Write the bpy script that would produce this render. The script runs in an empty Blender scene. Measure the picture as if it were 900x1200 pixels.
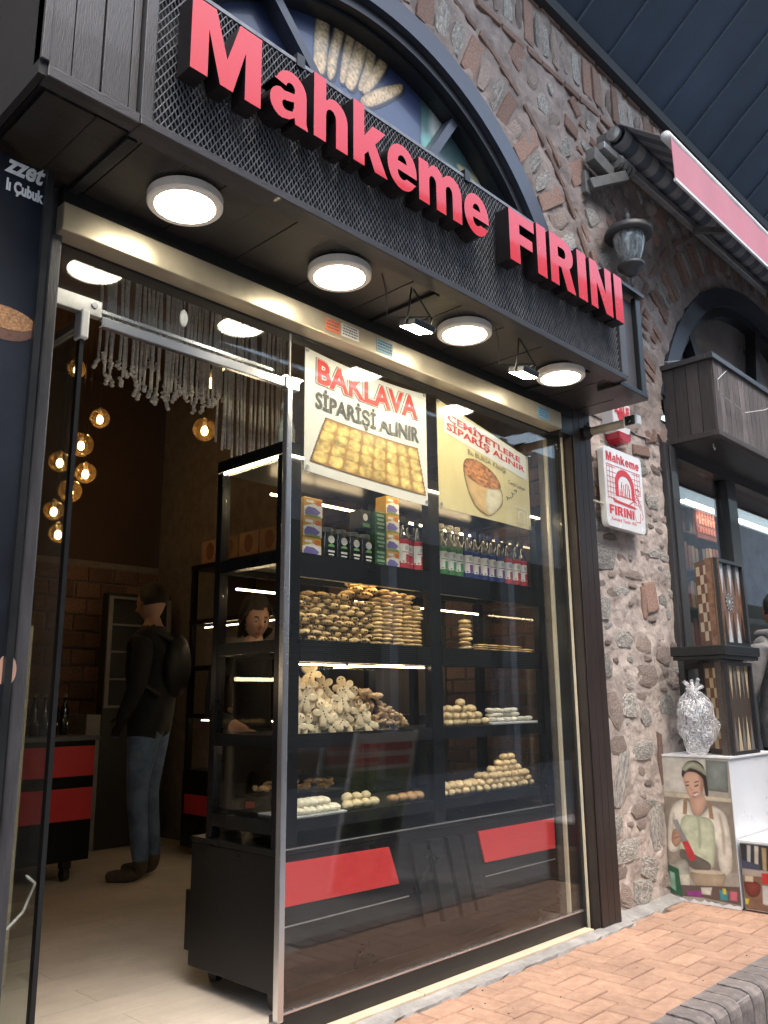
import bpy, bmesh, math, random
from mathutils import Vector, Matrix, noise
sc = bpy.context.scene
C = sc.collection
R = random.Random(7)
PI = math.pi

# ------------------------------------------------------------------ camera
cd = bpy.data.cameras.new('camera')
cam = bpy.data.objects.new('camera', cd); C.objects.link(cam)
D0, H0 = 2.4724, 1.05
rx, ry, rz = (0.69386, -0.72005, -0.00919), (-0.1496, -0.15662, 0.97626), (-0.7044, -0.67601, -0.21639)
cam.matrix_world = Matrix(((rx[0], ry[0], rz[0], 0), (rx[1], ry[1], rz[1], -D0), (rx[2], ry[2], rz[2], H0), (0, 0, 0, 1)))
cd.sensor_fit = 'VERTICAL'; cd.sensor_height = 24; cd.lens = 24 * 988.8 / 1200
cd.clip_start = 0.05; cd.clip_end = 400
sc.camera = cam
# ------------------------------------------------------------------ sky, sun, exposure
w = bpy.data.worlds.new('World'); sc.world = w; w.use_nodes = True
nt = w.node_tree; bg = nt.nodes['Background']
sky = nt.nodes.new('ShaderNodeTexSky'); sky.sky_type = 'NISHITA'; sky.sun_disc = False
EL, AZ = math.radians(66), math.radians(196)
sky.sun_elevation = EL; sky.sun_rotation = AZ
sky.air_density = 1.6; sky.dust_density = 4.0; sky.ozone_density = 1.5
nt.links.new(sky.outputs[0], bg.inputs[0]); bg.inputs[1].default_value = 0.15
sd = bpy.data.lights.new('sun', 'SUN'); sd.energy = .6; sd.angle = math.radians(25); sd.color = (1, .96, .9)
sun = bpy.data.objects.new('sun', sd); C.objects.link(sun)
dv = Vector((math.sin(AZ) * math.cos(EL), math.cos(AZ) * math.cos(EL), math.sin(EL)))
sun.rotation_euler = dv.to_track_quat('Z', 'Y').to_euler(); sun.location = (0, -6, 12)
sc.view_settings.view_transform = 'Standard'; sc.view_settings.look = 'None'
sc.view_settings.exposure = 1.87; sc.view_settings.gamma = 1
sc.cycles.use_denoising = True
sc.cycles.max_bounces = 10; sc.cycles.transparent_max_bounces = 24
sc.cycles.sample_clamp_indirect = 6

# ------------------------------------------------------------------ materials
MT = {}
def mat(n, col, rough=.6, metal=0, var=.15, scale=8, bump=0, bscale=None, coat=0, stretch=None, rnd=0, spec=.5, col2=None, sheen=0, grime=0):
    if n in MT: return MT[n]
    m = bpy.data.materials.new(n); m.use_nodes = True; t = m.node_tree; b = t.nodes['Principled BSDF']
    L = t.links.new
    tc = t.nodes.new('ShaderNodeTexCoord'); vec = tc.outputs['Object']
    if stretch:
        mp = t.nodes.new('ShaderNodeMapping'); mp.inputs['Scale'].default_value = stretch; L(vec, mp.inputs[0]); vec = mp.outputs[0]
    no = t.nodes.new('ShaderNodeTexNoise'); no.inputs['Scale'].default_value = scale; no.inputs['Detail'].default_value = 6
    no.inputs['Roughness'].default_value = .65; L(vec, no.inputs['Vector'])
    cr = t.nodes.new('ShaderNodeValToRGB'); cr.color_ramp.elements[0].position = .3; cr.color_ramp.elements[1].position = .7
    a = [max(0, c * (1 - var)) for c in col]; z = [min(1, c * (1 + var)) for c in (col2 or col)]
    cr.color_ramp.elements[0].color = (*a, 1); cr.color_ramp.elements[1].color = (*z, 1)
    L(no.outputs['Fac'], cr.inputs[0]); out = cr.outputs[0]
    if rnd:
        oi = t.nodes.new('ShaderNodeObjectInfo'); mr = t.nodes.new('ShaderNodeMapRange')
        mr.inputs[3].default_value = 1 - rnd; mr.inputs[4].default_value = 1 + rnd; L(oi.outputs['Random'], mr.inputs[0])
        hs = t.nodes.new('ShaderNodeHueSaturation'); L(mr.outputs[0], hs.inputs['Value']); L(out, hs.inputs['Color']); out = hs.outputs[0]
    if grime:
        ge = t.nodes.new('ShaderNodeNewGeometry'); gn = t.nodes.new('ShaderNodeTexNoise'); gn.inputs['Scale'].default_value = 2.6; gn.inputs['Detail'].default_value = 9; gn.inputs['Roughness'].default_value = .75
        L(ge.outputs['Position'], gn.inputs['Vector']); gm = t.nodes.new('ShaderNodeMapRange'); gm.inputs[1].default_value = .35; gm.inputs[2].default_value = .62; gm.inputs[3].default_value = 1 - grime; gm.inputs[4].default_value = 1.04
        L(gn.outputs['Fac'], gm.inputs[0]); h2 = t.nodes.new('ShaderNodeHueSaturation'); L(gm.outputs[0], h2.inputs['Value']); L(out, h2.inputs['Color']); out = h2.outputs[0]
    L(out, b.inputs['Base Color'])
    mr2 = t.nodes.new('ShaderNodeMapRange'); mr2.inputs[3].default_value = max(0, rough - .12); mr2.inputs[4].default_value = min(1, rough + .12)
    L(no.outputs['Fac'], mr2.inputs[0]); L(mr2.outputs[0], b.inputs['Roughness'])
    b.inputs['Metallic'].default_value = metal; b.inputs['Specular IOR Level'].default_value = spec
    b.inputs['Coat Weight'].default_value = coat; b.inputs['Coat Roughness'].default_value = .04
    if bump:
        bp = t.nodes.new('ShaderNodeBump'); bp.inputs['Strength'].default_value = bump; bp.inputs['Distance'].default_value = .01
        n2 = t.nodes.new('ShaderNodeTexNoise'); n2.inputs['Scale'].default_value = bscale or scale * 4; n2.inputs['Detail'].default_value = 8; L(vec, n2.inputs['Vector'])
        L(n2.outputs['Fac'], bp.inputs['Height']); L(bp.outputs[0], b.inputs['Normal'])
    MT[n] = m; return m
def glow(n, col, s):
    if n in MT: return MT[n]
    m = bpy.data.materials.new(n); m.use_nodes = True; b = m.node_tree.nodes['Principled BSDF']
    b.inputs['Base Color'].default_value = (.8, .8, .8, 1); b.inputs['Emission Color'].default_value = (*col, 1); b.inputs['Emission Strength'].default_value = s
    MT[n] = m; return m
def glass(n, tint=(1, 1, 1), f0=.04, rough=.0, refl=1.0, dirt=0, dcol=(.5, .5, .5)):
    """thin sheet: transparent plus a Schlick reflection, the same from both sides"""
    if n in MT: return MT[n]
    m = bpy.data.materials.new(n); m.use_nodes = True; t = m.node_tree; L = t.links.new
    t.nodes.clear(); o = t.nodes.new('ShaderNodeOutputMaterial'); mx = t.nodes.new('ShaderNodeMixShader')
    tr = t.nodes.new('ShaderNodeBsdfTransparent'); tr.inputs[0].default_value = (*tint, 1)
    gl = t.nodes.new('ShaderNodeBsdfGlossy'); gl.inputs[0].default_value = (refl, refl, refl, 1); gl.inputs[1].default_value = rough
    g = t.nodes.new('ShaderNodeNewGeometry'); d = t.nodes.new('ShaderNodeVectorMath'); d.operation = 'DOT_PRODUCT'
    L(g.outputs['Incoming'], d.inputs[0]); L(g.outputs['Normal'], d.inputs[1])
    def M(op, a, b=None):
        k = t.nodes.new('ShaderNodeMath'); k.operation = op
        for i, q in enumerate((a, b)):
            if q is None: continue
            if isinstance(q, (int, float)): k.inputs[i].default_value = q
            else: L(q, k.inputs[i])
        return k.outputs[0]
    c = M('ABSOLUTE', d.outputs['Value']); p = M('POWER', M('SUBTRACT', 1.0, c), 5.0)
    f = M('ADD', M('MULTIPLY', p, 1 - f0), f0)
    if dirt:
        nz = t.nodes.new('ShaderNodeTexNoise'); nz.inputs['Scale'].default_value = 5; nz.inputs['Detail'].default_value = 8
        df = t.nodes.new('ShaderNodeBsdfDiffuse'); df.inputs[0].default_value = (*dcol, 1)
        m2 = t.nodes.new('ShaderNodeMixShader'); L(M('MULTIPLY', nz.outputs[0], dirt), m2.inputs[0]); L(tr.outputs[0], m2.inputs[1]); L(df.outputs[0], m2.inputs[2])
        L(m2.outputs[0], mx.inputs[1])
    else: L(tr.outputs[0], mx.inputs[1])
    L(f, mx.inputs[0]); L(gl.outputs[0], mx.inputs[2]); L(mx.outputs[0], o.inputs[0])
    MT[n] = m; return m

BLACKWOOD = mat('black_wood', (.034, .033, .036), .5, var=.35, scale=6, bump=.25, bscale=30, stretch=(12, 12, 1), coat=.15)
BLACKWOODH = mat('black_wood_long', (.028, .027, .030), .5, var=.35, scale=6, bump=.25, bscale=30, stretch=(1, 12, 12), coat=.15)
SOFFIT = mat('soffit_wood', (.02, .017, .015), .38, var=.4, scale=5, bump=.15, stretch=(1, 10, 10), spec=.6)
BROWNPOST = mat('brown_post', (.028, .018, .016), .45, var=.25, scale=5, bump=.12, stretch=(10, 10, 1))
GREYWOOD = mat('weathered_wood', (.075, .058, .052), .75, var=.45, scale=7, bump=.4, bscale=24, stretch=(14, 14, 1), rnd=.35, col2=(.13, .11, .105))
DARKBOARD = mat('dark_board', (.045, .036, .034), .65, var=.4, scale=7, bump=.35, bscale=24, stretch=(14, 14, 1), rnd=.25)
BLACK = mat('black_metal', (.012, .013, .014), .35, var=.2)
BLACKM = mat('black_matt', (.010, .010, .011), .7, var=.2)
CABB = mat('cabinet_black', (.0065, .007, .0085), .30, var=.3, scale=3, spec=.28)
MESHM = mat('mesh_metal', (.20, .205, .22), .38, metal=.35, var=.35, scale=20)
STEEL = mat('steel', (.62, .63, .66), .25, metal=.9, var=.04, scale=3)
GALV = mat('galvanised', (.42, .42, .42), .4, metal=.7, var=.2, scale=12)
BRASSY = mat('header_metal', (.50, .44, .33), .34, metal=.55, var=.10, scale=5, stretch=(2, 2, 2))
REDP = mat('red_panel', (.62, .045, .05), .35, var=.05)
REDL = mat('red_acrylic', (.62, .012, .018), .25, var=.03, coat=.5, spec=.35)
BLKS = mat('letter_side', (.012, .009, .010), .3, var=.2)
WHITEP = mat('white_paint', (.72, .73, .74), .4, var=.06)
CREAM = mat('cream_paint', (.62, .56, .42), .45, var=.1)
BRICKI = mat('interior_brick', (.16, .085, .06), .85, var=.4, scale=14, bump=.5, rnd=.3, col2=(.22, .13, .10))
MORTARI = mat('interior_mortar', (.20, .17, .145), .9, var=.25, scale=12, bump=.5)
PLASTER = mat('dark_plaster', (.075, .045, .033), .8, var=.15, scale=2)
FLOORM = mat('laminate_floor', (.68, .60, .51), .38, grime=.14, var=.08, scale=3, stretch=(1, 8, 1), bump=.03, rnd=.06)
STONEM = mat('grey_stone', (.21, .205, .19), .88, var=.4, scale=9, bump=.8, bscale=14, rnd=.25, col2=(.36, .34, .31))
STONEB = mat('brown_stone', (.29, .235, .205), .88, var=.35, scale=14, bump=.9, bscale=30, rnd=.3, col2=(.30, .24, .21))
WBRICK = mat('wall_brick', (.31, .18, .135), .88, var=.35, scale=14, bump=.9, bscale=40, rnd=.25, col2=(.33, .22, .18))
MORTAR = mat('pink_mortar', (.40, .335, .30), .92, grime=.25, var=.30, scale=6, bump=1.0, bscale=26, col2=(.50, .43, .39))
MORTARU = mat('upper_mortar', (.32, .265, .24), .92, grime=.35, var=.35, scale=5, bump=1.0, bscale=26)
PAVE = mat('paving_brick', (.345, .200, .135), .8, grime=.22, var=.12, scale=22, bump=.18, bscale=160, rnd=.10, col2=(.39, .25, .18))
PAVEJ = mat('paving_joint', (.19, .12, .09), .95, var=.3, scale=40, bump=.4)
KERB = mat('kerb_brick', (.15, .13, .125), .8, grime=.3, var=.3, scale=16, bump=.5, bscale=90, rnd=.2, col2=(.22, .19, .18))
CONC = mat('concrete', (.30, .29, .28), .85, grime=.35, var=.25, scale=12, bump=.5, bscale=60)
MARBLE = mat('beige_marble', (.56, .46, .34), .45, var=.12, scale=8)
ROAD = mat('street_stone', (.26, .255, .25), .8, var=.3, scale=6, bump=.4)
ROOFM = mat('roof_metal', (.045, .066, .108), .5, metal=.1, var=.30, scale=.9)
SEAM = mat('roof_seam', (.08, .105, .15), .5, var=.2)
GLASS = glass('shop_glass', (.97, .98, .975), .042, dirt=.009)
GLASSC = glass('cabinet_glass', (.98, .985, .98), .03)
AMBER = glass('amber_glass', (.90, .70, .42), .09, dirt=.13, dcol=(.9, .62, .30))
NAVY = mat('print_navy', (.035, .05, .10), .3, var=.3, scale=1.5, coat=.4)

# ------------------------------------------------------------------ mesh builder
ORG = {}
class MB:
    def __init__(s): s.v = []; s.f = []; s.m = []
    def add(s, vs, fs, mi=0):
        o = len(s.v); s.v += [tuple(q) for q in vs]; s.f += [tuple(i + o for i in f) for f in fs]
        s.m += ([mi] * len(fs) if isinstance(mi, int) else list(mi)); return s
    def box(s, x0, x1, y0, y1, z0, z1, mi=0):
        v = [(x, y, z) for z in (z0, z1) for y in (y0, y1) for x in (x0, x1)]
        return s.add(v, [(0, 2, 3, 1), (4, 5, 7, 6), (0, 1, 5, 4), (2, 6, 7, 3), (0, 4, 6, 2), (1, 3, 7, 5)], mi)
    def bar(s, a, b, w, h, up=(0, 0, 1), mi=0):
        a, b, up = Vector(a), Vector(b), Vector(up); d = (b - a).normalized(); r = d.cross(up)
        if r.length < 1e-4: r = d.cross(Vector((1, 0, 0)))
        r.normalize(); u = r.cross(d); v = []
        for p in (a, b):
            for i, j in ((-1, -1), (1, -1), (1, 1), (-1, 1)): v.append(p + r * w / 2 * i + u * h / 2 * j)
        return s.add(v, [(3, 2, 1, 0), (4, 5, 6, 7), (0, 1, 5, 4), (1, 2, 6, 5), (2, 3, 7, 6), (3, 0, 4, 7)], mi)
    def prism(s, pts, f, d0, d1, mi=0, mside=None):
        """pts 2d ring, f(a,b,d)->3d; cap at d0 and d1"""
        n = len(pts); v = [f(a, b, d0) for a, b in pts] + [f(a, b, d1) for a, b in pts]
        fs = [tuple(range(n)), tuple(range(2 * n - 1, n - 1, -1))] + [(i, i + n, (i + 1) % n + n, (i + 1) % n) for i in range(n)]
        return s.add(v, fs, [mi, mi] + [mi if mside is None else mside] * n)
    def tube(s, pts, r, n=8, mi=0, cap=True):
        pts = [Vector(p) for p in pts]; rs = r if isinstance(r, (list, tuple)) else [r] * len(pts); v = []; fs = []
        up = None
        for i, p in enumerate(pts):
            d = (pts[min(i + 1, len(pts) - 1)] - pts[max(i - 1, 0)]).normalized()
            if up is None: up = Vector((0, 0, 1)) if abs(d.z) < .9 else Vector((1, 0, 0))
            a = d.cross(up).normalized(); b = a.cross(d)
            up = b
            for k in range(n): t = 2 * PI * k / n; v.append(p + (a * math.cos(t) + b * math.sin(t)) * rs[i])
        for i in range(len(pts) - 1):
            for k in range(n): fs.append((i * n + k, i * n + (k + 1) % n, (i + 1) * n + (k + 1) % n, (i + 1) * n + k))
        if cap: fs += [tuple(range(n - 1, -1, -1)), tuple((len(pts) - 1) * n + k for k in range(n))]
        return s.add(v, fs, mi)
    def lathe(s, prof, c, n=24, mi=0, ax=2, cap=True):
        v = []; fs = []; c = Vector(c)
        for r, h in prof:
            for k in range(n):
                t = 2 * PI * k / n; p = [r * math.cos(t), r * math.sin(t), h]
                if ax == 1: p = [p[0], p[2], p[1]]
                elif ax == 0: p = [p[2], p[0], p[1]]
                v.append(c + Vector(p))
        for i in range(len(prof) - 1):
            for k in range(n): fs.append((i * n + k, i * n + (k + 1) % n, (i + 1) * n + (k + 1) % n, (i + 1) * n + k))
        if cap: fs += [tuple(range(n - 1, -1, -1)), tuple((len(prof) - 1) * n + k for k in range(n))]
        return s.add(v, fs, mi)
    def ball(s, c, r, n=12, m=8, mi=0, fn=None):
        c = Vector(c); r = (r, r, r) if isinstance(r, (int, float)) else r; v = []; fs = []
        for i in range(m + 1):
            ph = PI * i / m
            for k in range(n):
                t = 2 * PI * k / n; d = Vector((math.sin(ph) * math.cos(t), math.sin(ph) * math.sin(t), math.cos(ph)))
                p = Vector((d.x * r[0], d.y * r[1], d.z * r[2]))
                if fn: p = fn(p, d)
                v.append(c + p)
        for i in range(m):
            for k in range(n): fs.append((i * n + k, (i + 1) * n + k, (i + 1) * n + (k + 1) % n, i * n + (k + 1) % n))
        return s.add(v, fs, mi)
    def text(s, st, O, U, V, mi=0, ext=0.0006, bold=0.0, fit=True, shear=0, align='l'):
        """text in the box spanned by U (width) and V (height) from O"""
        cu = bpy.data.curves.new('t', 'FONT'); cu.body = st; cu.offset = bold; cu.extrude = .01; cu.resolution_u = 3; cu.shear = shear
        ob = bpy.data.objects.new('t', cu); C.objects.link(ob); dg = bpy.context.evaluated_depsgraph_get()
        me = bpy.data.meshes.new_from_object(ob.evaluated_get(dg)); C.objects.unlink(ob); bpy.data.objects.remove(ob); bpy.data.curves.remove(cu)
        P = [q.co.copy() for q in me.vertices]; F = [tuple(p.vertices) for p in me.polygons]; bpy.data.meshes.remove(me)
        if not P: return s
        x0, x1 = min(p.x for p in P), max(p.x for p in P); y0, y1 = min(p.y for p in P), max(p.y for p in P)
        O, U, V = Vector(O), Vector(U), Vector(V); N = U.cross(V).normalized()
        return s.add([O + U * ((p.x - x0) / (x1 - x0)) + V * ((p.y - y0) / (y1 - y0)) + N * (ext * (1 if p.z > 0 else 0)) for p in P], F, mi)
    def build(s, name, mats, parent=None, smooth=False, loc=None, bevel=0, label=None, kind=None):
        me = bpy.data.meshes.new(name)
        base = Vector(ORG.get(parent.name, (0, 0, 0))) if parent else Vector(loc or (0, 0, 0))
        me.from_pydata([tuple(Vector(q) - base) for q in s.v], [], s.f)
        for m in (mats if isinstance(mats, (list, tuple)) else [mats]): me.materials.append(m)
        me.polygons.foreach_set('material_index', s.m)
        if smooth: me.polygons.foreach_set('use_smooth', [True] * len(s.f))
        bm = bmesh.new(); bm.from_mesh(me); bmesh.ops.recalc_face_normals(bm, faces=bm.faces); bm.to_mesh(me); bm.free()
        me.update()
        o = bpy.data.objects.new(name, me); C.objects.link(o)
        if parent: o.parent = parent; ORG[o.name] = tuple(base)
        else: o.location = base; ORG[o.name] = tuple(base)
        if bevel:
            b = o.modifiers.new('b', 'BEVEL'); b.width = bevel; b.segments = 2; b.limit_method = 'ANGLE'; b.angle_limit = .7
        if label: o['label'] = label
        if kind: o['kind'] = kind
        return o
def tag(o, label, cat, group=None):
    o['label'] = label; o['category'] = cat
    if group: o['group'] = group
    return o
def thing(name, label, cat, loc=(0, 0, 0), group=None):
    o = bpy.data.objects.new(name, None); C.objects.link(o); o.location = loc; ORG[o.name] = tuple(loc)
    return tag(o, label, cat, group)
def struct(o): o['kind'] = 'structure'; return o
def copy_tree(o, parent=None):
    c = o.copy(); C.objects.link(c)
    if parent: c.parent = parent
    for ch in list(o.children): copy_tree(ch, c)
    return c
def dup(root, loc, rot=None, label=None, scale=None, group=None):
    c = copy_tree(root); c.location = loc
    if rot is not None: c.rotation_euler = rot if isinstance(rot, tuple) else (0, 0, rot)
    if label: c['label'] = label
    if scale is not None: c.scale = scale if isinstance(scale, tuple) else (scale,) * 3
    if group: c['group'] = group
    return c
def share(o, parent=None, loc=None, rot=None, scale=None, name=None):
    """piece sharing its mesh with o"""
    c = bpy.data.objects.new(name or o.name.split('.')[0], o.data); C.objects.link(c)
    if parent: c.parent = parent
    if loc is not None: c.location = loc
    if rot is not None: c.rotation_euler = rot
    if scale is not None: c.scale = scale
    return c
XZ = lambda y0=0: (lambda a, b, d: (a, y0 + d, b))     # a=x b=z d=depth
def arc(cx, cy, rx, ry, a0, a1, n=8): return [(cx + rx * math.cos(math.radians(a0 + (a1 - a0) * i / n)), cy + ry * math.sin(math.radians(a0 + (a1 - a0) * i / n))) for i in range(n + 1)]
def outline(rings, d, scalef, origin):
    """filled 2d outlines with holes -> extruded verts, faces"""
    cu = bpy.data.curves.new('c', 'CURVE'); cu.dimensions = '2D'; cu.fill_mode = 'BOTH'; cu.extrude = .5
    for ring in rings:
        sp = cu.splines.new('POLY'); sp.points.add(len(ring) - 1)
        for i, (a, b) in enumerate(ring): sp.points[i].co = (a, b, 0, 1)
        sp.use_cyclic_u = True
    ob = bpy.data.objects.new('c', cu); C.objects.link(ob); dg = bpy.context.evaluated_depsgraph_get()
    me = bpy.data.meshes.new_from_object(ob.evaluated_get(dg)); C.objects.unlink(ob); bpy.data.objects.remove(ob); bpy.data.curves.remove(cu)
    V = []; F = []; M = []
    for q in me.vertices: V.append((origin[0] + q.co.x * scalef[0], origin[1] - (q.co.z + .5) * d, origin[2] + q.co.y * scalef[1]))
    for p in me.polygons: F.append(tuple(p.vertices)); M.append(0 if p.normal.z > .5 else 1)
    bpy.data.meshes.remove(me); return V, F, M
def rough_block(w, d, h, seed, jit=.24, n=3):
    """an irregular cut stone, front towards -y, centred; about 40 triangles"""
    r = random.Random(seed); m = MB(); k = 6 + seed % 3; ring = []
    for i in range(k):
        t = 2 * PI * (i + r.uniform(-.2, .2)) / k; c, s_ = math.cos(t), math.sin(t); q = max(abs(c), abs(s_)) ** .8
        ring.append((c / q * w / 2 * r.uniform(1 - jit, 1), s_ / q * h / 2 * r.uniform(1 - jit, 1)))
    v = [(a, 0, b) for a, b in ring] + [(a * .97, -d * r.uniform(.55, .95), b * .95) for a, b in ring] + [(a * .6 + r.uniform(-.1, .1) * w * .3, -d * r.uniform(.8, 1.1), b * .6) for a, b in ring]
    v.append((r.uniform(-.1, .1) * w, -d * r.uniform(.9, 1.2), r.uniform(-.1, .1) * h)); c = len(v) - 1; f = []
    for i in range(k):
        j = (i + 1) % k; f += [(i, j, k + j, k + i), (k + i, k + j, 2 * k + j, 2 * k + i), (2 * k + i, 2 * k + j, c)]
    return m.add(v, f)

import numpy as np
def vnoise(x, y, sc_, seed):
    r = np.random.RandomState(seed); g = r.rand(64, 64); out = 0; amp = .5
    for o in range(4):
        u_, v_ = x * sc_ * 2 ** o + o * 7.3, y * sc_ * 2 ** o + o * 3.1; i, j = np.floor(u_).astype(int), np.floor(v_).astype(int); f, h = u_ - i, v_ - j
        f = f * f * (3 - 2 * f); h = h * h * (3 - 2 * h); G_ = lambda a, b: g[a % 64, b % 64]
        out = out + amp * ((G_(i, j) * (1 - f) + G_(i + 1, j) * f) * (1 - h) + (G_(i, j + 1) * (1 - f) + G_(i + 1, j + 1) * f) * h); amp /= 2
    return out
def sdist(P, ring):
    x, y = P[:, 0], P[:, 1]; d = np.full(len(x), 1e9); ins = np.zeros(len(x), bool); n = len(ring)
    for i in range(n):
        (x0, y0), (x1, y1) = ring[i], ring[(i + 1) % n]; ex, ey = x1 - x0, y1 - y0; L2 = ex * ex + ey * ey + 1e-12
        t = np.clip(((x - x0) * ex + (y - y0) * ey) / L2, 0, 1); d = np.minimum(d, np.hypot(x - x0 - t * ex, y - y0 - t * ey))
        c = ((y0 > y) != (y1 > y)) & (x < (x1 - x0) * (y - y0) / (y1 - y0 + 1e-12) + x0); ins ^= c
    return np.where(ins, d, -d)
def chaikin(r2, n=2):
    for _ in range(n): r2 = [(p[0] * (1 - t) + q[0] * t, p[1] * (1 - t) + q[1] * t) for p, q in zip(r2, r2[1:] + r2[:1]) for t in (.22, .78)]
    return r2
def print_mat():
    if 'printed' in MT: return MT['printed']
    m = bpy.data.materials.new('printed'); m.use_nodes = True; t = m.node_tree; b = t.nodes['Principled BSDF']; a = t.nodes.new('ShaderNodeVertexColor'); a.layer_name = 'ink'
    t.links.new(a.outputs[0], b.inputs['Base Color']); b.inputs['Roughness'].default_value = .35; b.inputs['Coat Weight'].default_value = .25; MT['printed'] = m; return m
def printed(name, parent, f, x0, x1, y0, y1, nx, ny, lay, cut=False):
    """flat colour print: lay = (ring, colour, softness, rim shade, rim width, grain, grain scale)"""
    X_, Y_ = np.meshgrid(np.linspace(x0, x1, nx + 1), np.linspace(y0, y1, ny + 1)); P = np.stack([X_.ravel(), Y_.ravel()], 1); col = np.zeros((len(P), 3)); A = np.zeros(len(P))
    for k, (ring, c, soft, rim, rw, gr, gs) in enumerate(lay):
        d = sdist(P, ring) if ring is not None else np.ones(len(P)); a = np.clip(d / soft + .5, 0, 1); cc = np.array(c)[None, :] * (1 - rim * np.exp(-np.maximum(d, 0) / rw))[:, None]
        cc = cc * (1 + gr * 2 * (vnoise(P[:, 0], P[:, 1], gs, k + 3) - .47))[:, None]; col = col * (1 - a[:, None]) + cc * a[:, None]; A = np.maximum(A, a)
    V = [f(a, b) for a, b in P]; F = []
    for j in range(ny):
        for i in range(nx):
            q = j * (nx + 1) + i
            if not cut or max(A[q], A[q + 1], A[q + nx + 1], A[q + nx + 2]) > .5: F.append((q, q + 1, q + nx + 2, q + nx + 1))
    base = Vector(ORG.get(parent.name, (0, 0, 0))); me = bpy.data.meshes.new(name); me.from_pydata([tuple(Vector(v) - base) for v in V], [], F); me.materials.append(print_mat())
    ca = me.color_attributes.new('ink', 'FLOAT_COLOR', 'POINT'); buf = np.ones((len(P), 4), 'f'); buf[:, :3] = np.clip(col, 0, 1); ca.data.foreach_set('color', buf.ravel()); me.update()
    o = bpy.data.objects.new(name, me); C.objects.link(o); o.parent = parent; return o
# ================================================================== GROUND
struct(MB().box(-80, 90, -80, 60, -.6, -.27).build('ground', ROAD))
struct(MB().box(-6, 16, -3.2, -.96, -.27, -.262).build('street', ROAD))
pv = MB().box(-6, 16, -.95, .3, -.27, -.112).build('pavement', PAVEJ); struct(pv)
pb = []
for k in range(3):
    r = random.Random(k); m = MB(); j = .003
    m.box(-.0972, .0972, -.0472, .0472, -.04, -.004)
    m.v = m.v + [(x * .975, y * .95, 0 + r.uniform(-.001, .001)) for x, y in ((-.0965, -.0465), (.0965, -.0465), (.0965, .0465), (-.0965, .0465))]
    m.f = [m.f[0]] + m.f[2:] + [(4, 5, 9, 8), (5, 7, 10, 9), (7, 6, 11, 10), (6, 4, 8, 11), (8, 9, 10, 11)]; m.m = [0] * len(m.f)
    me = m.build('paving_brick', PAVE); pb.append(me.data); bpy.data.objects.remove(me)
R = random.Random(3)
def piece(name, data, parent, loc, rot=(0, 0, 0), scale=(1, 1, 1)):
    c = bpy.data.objects.new(name, data); C.objects.link(c); c.parent = parent
    pl = Vector(ORG.get(parent.name, (0, 0, 0))); c.location = Vector(loc) - pl; c.rotation_euler = rot; c.scale = scale; return c
n = 0
for i in range(14, 66):
    for j in range(-9, 0):
        x, y = i * .1, j * .1 - .03; q = (i - j) % 4
        if q == 0: cx, cy, rr = x + .1, y + .05, 0
        elif q == 3: cx, cy, rr = x + .05, y + .1, PI / 2
        else: continue
        if cy < -.90 or cy > -.05 or (cy < -.80 and rr == 0) or cx < 1.9: continue
        piece('paving_brick', pb[n % 3], pv, (cx, cy, -.1 + R.uniform(-.0015, .0015)), (R.uniform(-.006, .006), R.uniform(-.006, .006), rr + R.uniform(-.012, .012))); n += 1
# kerb: rounded header bricks on a mortar bed
kb = MB().box(-6, 16, -.955, -.825, -.268, -.108).build('kerb', mat('kerb_mortar', (.36, .35, .33), .9, var=.2, scale=20)); struct(kb)
prof = [(-.825, -.26), (-.825, -.093), (-.92, -.093), (-.948, -.100), (-.966, -.118), (-.972, -.145), (-.972, -.26)]
m = MB().prism(prof, lambda a, b, d: (d, a, b), -.051, .051); kd = m.build('kerb_brick', KERB, bevel=.004)
for i in range(26, 62): piece('kerb_brick', kd.data, kb, (i * .112, R.uniform(-.003, .003), R.uniform(-.003, .002)), (0, R.uniform(-.01, .01), 0))
bpy.data.objects.remove(kd)
# concrete skirt along the wall
m = MB()
def skirt(x0, x1, ya, za, yb, zb, n=24):
    rr = random.Random(5); v = []; f = []
    for i in range(n + 1):
        x = x0 + (x1 - x0) * i / n
        v += [(x, ya + rr.uniform(-.008, .008), -.112), (x, ya + rr.uniform(-.006, .006) + .006, za), (x, yb, zb + rr.uniform(-.004, .004)), (x, yb, -.112)]
    for i in range(n):
        for k in range(3): f.append((i * 4 + k, i * 4 + 4 + k, i * 4 + 5 + k, i * 4 + 1 + k))
    m.add(v, f)
skirt(1.0, 4.3, -.13, -.092, -.055, -.088, 60); skirt(4.26, 5.3, -.10, -.092, .03, -.055, 20)
sk = m.build('skirt_concrete', CONC); struct(sk)
m = MB()
for a, b in ((1.06, 2.72), (2.724, 4.0)): m.box(a, b, -.058, .05, -.11, -.078)
struct(m.build('threshold', MARBLE, bevel=.003))

m = MB(); rl = random.Random(6)
for k in range(50):
    x, y, q = rl.uniform(2.6, 5.2), rl.uniform(-.82, -.12), rl.uniform(.0015, .005); m.ball((x, y, -.1 + q * .3), (q, q * rl.uniform(.5, 1), q * .5), 5, 3, k % 2)
lt_ = m.build('litter', [mat('bit_dark', (.05, .04, .035), .9), mat('bit_pale', (.45, .42, .38), .8)], kind='stuff'); lt_['label'] = 'tiny crumbs and grit scattered on the paving bricks'; lt_['category'] = 'litter'
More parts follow.
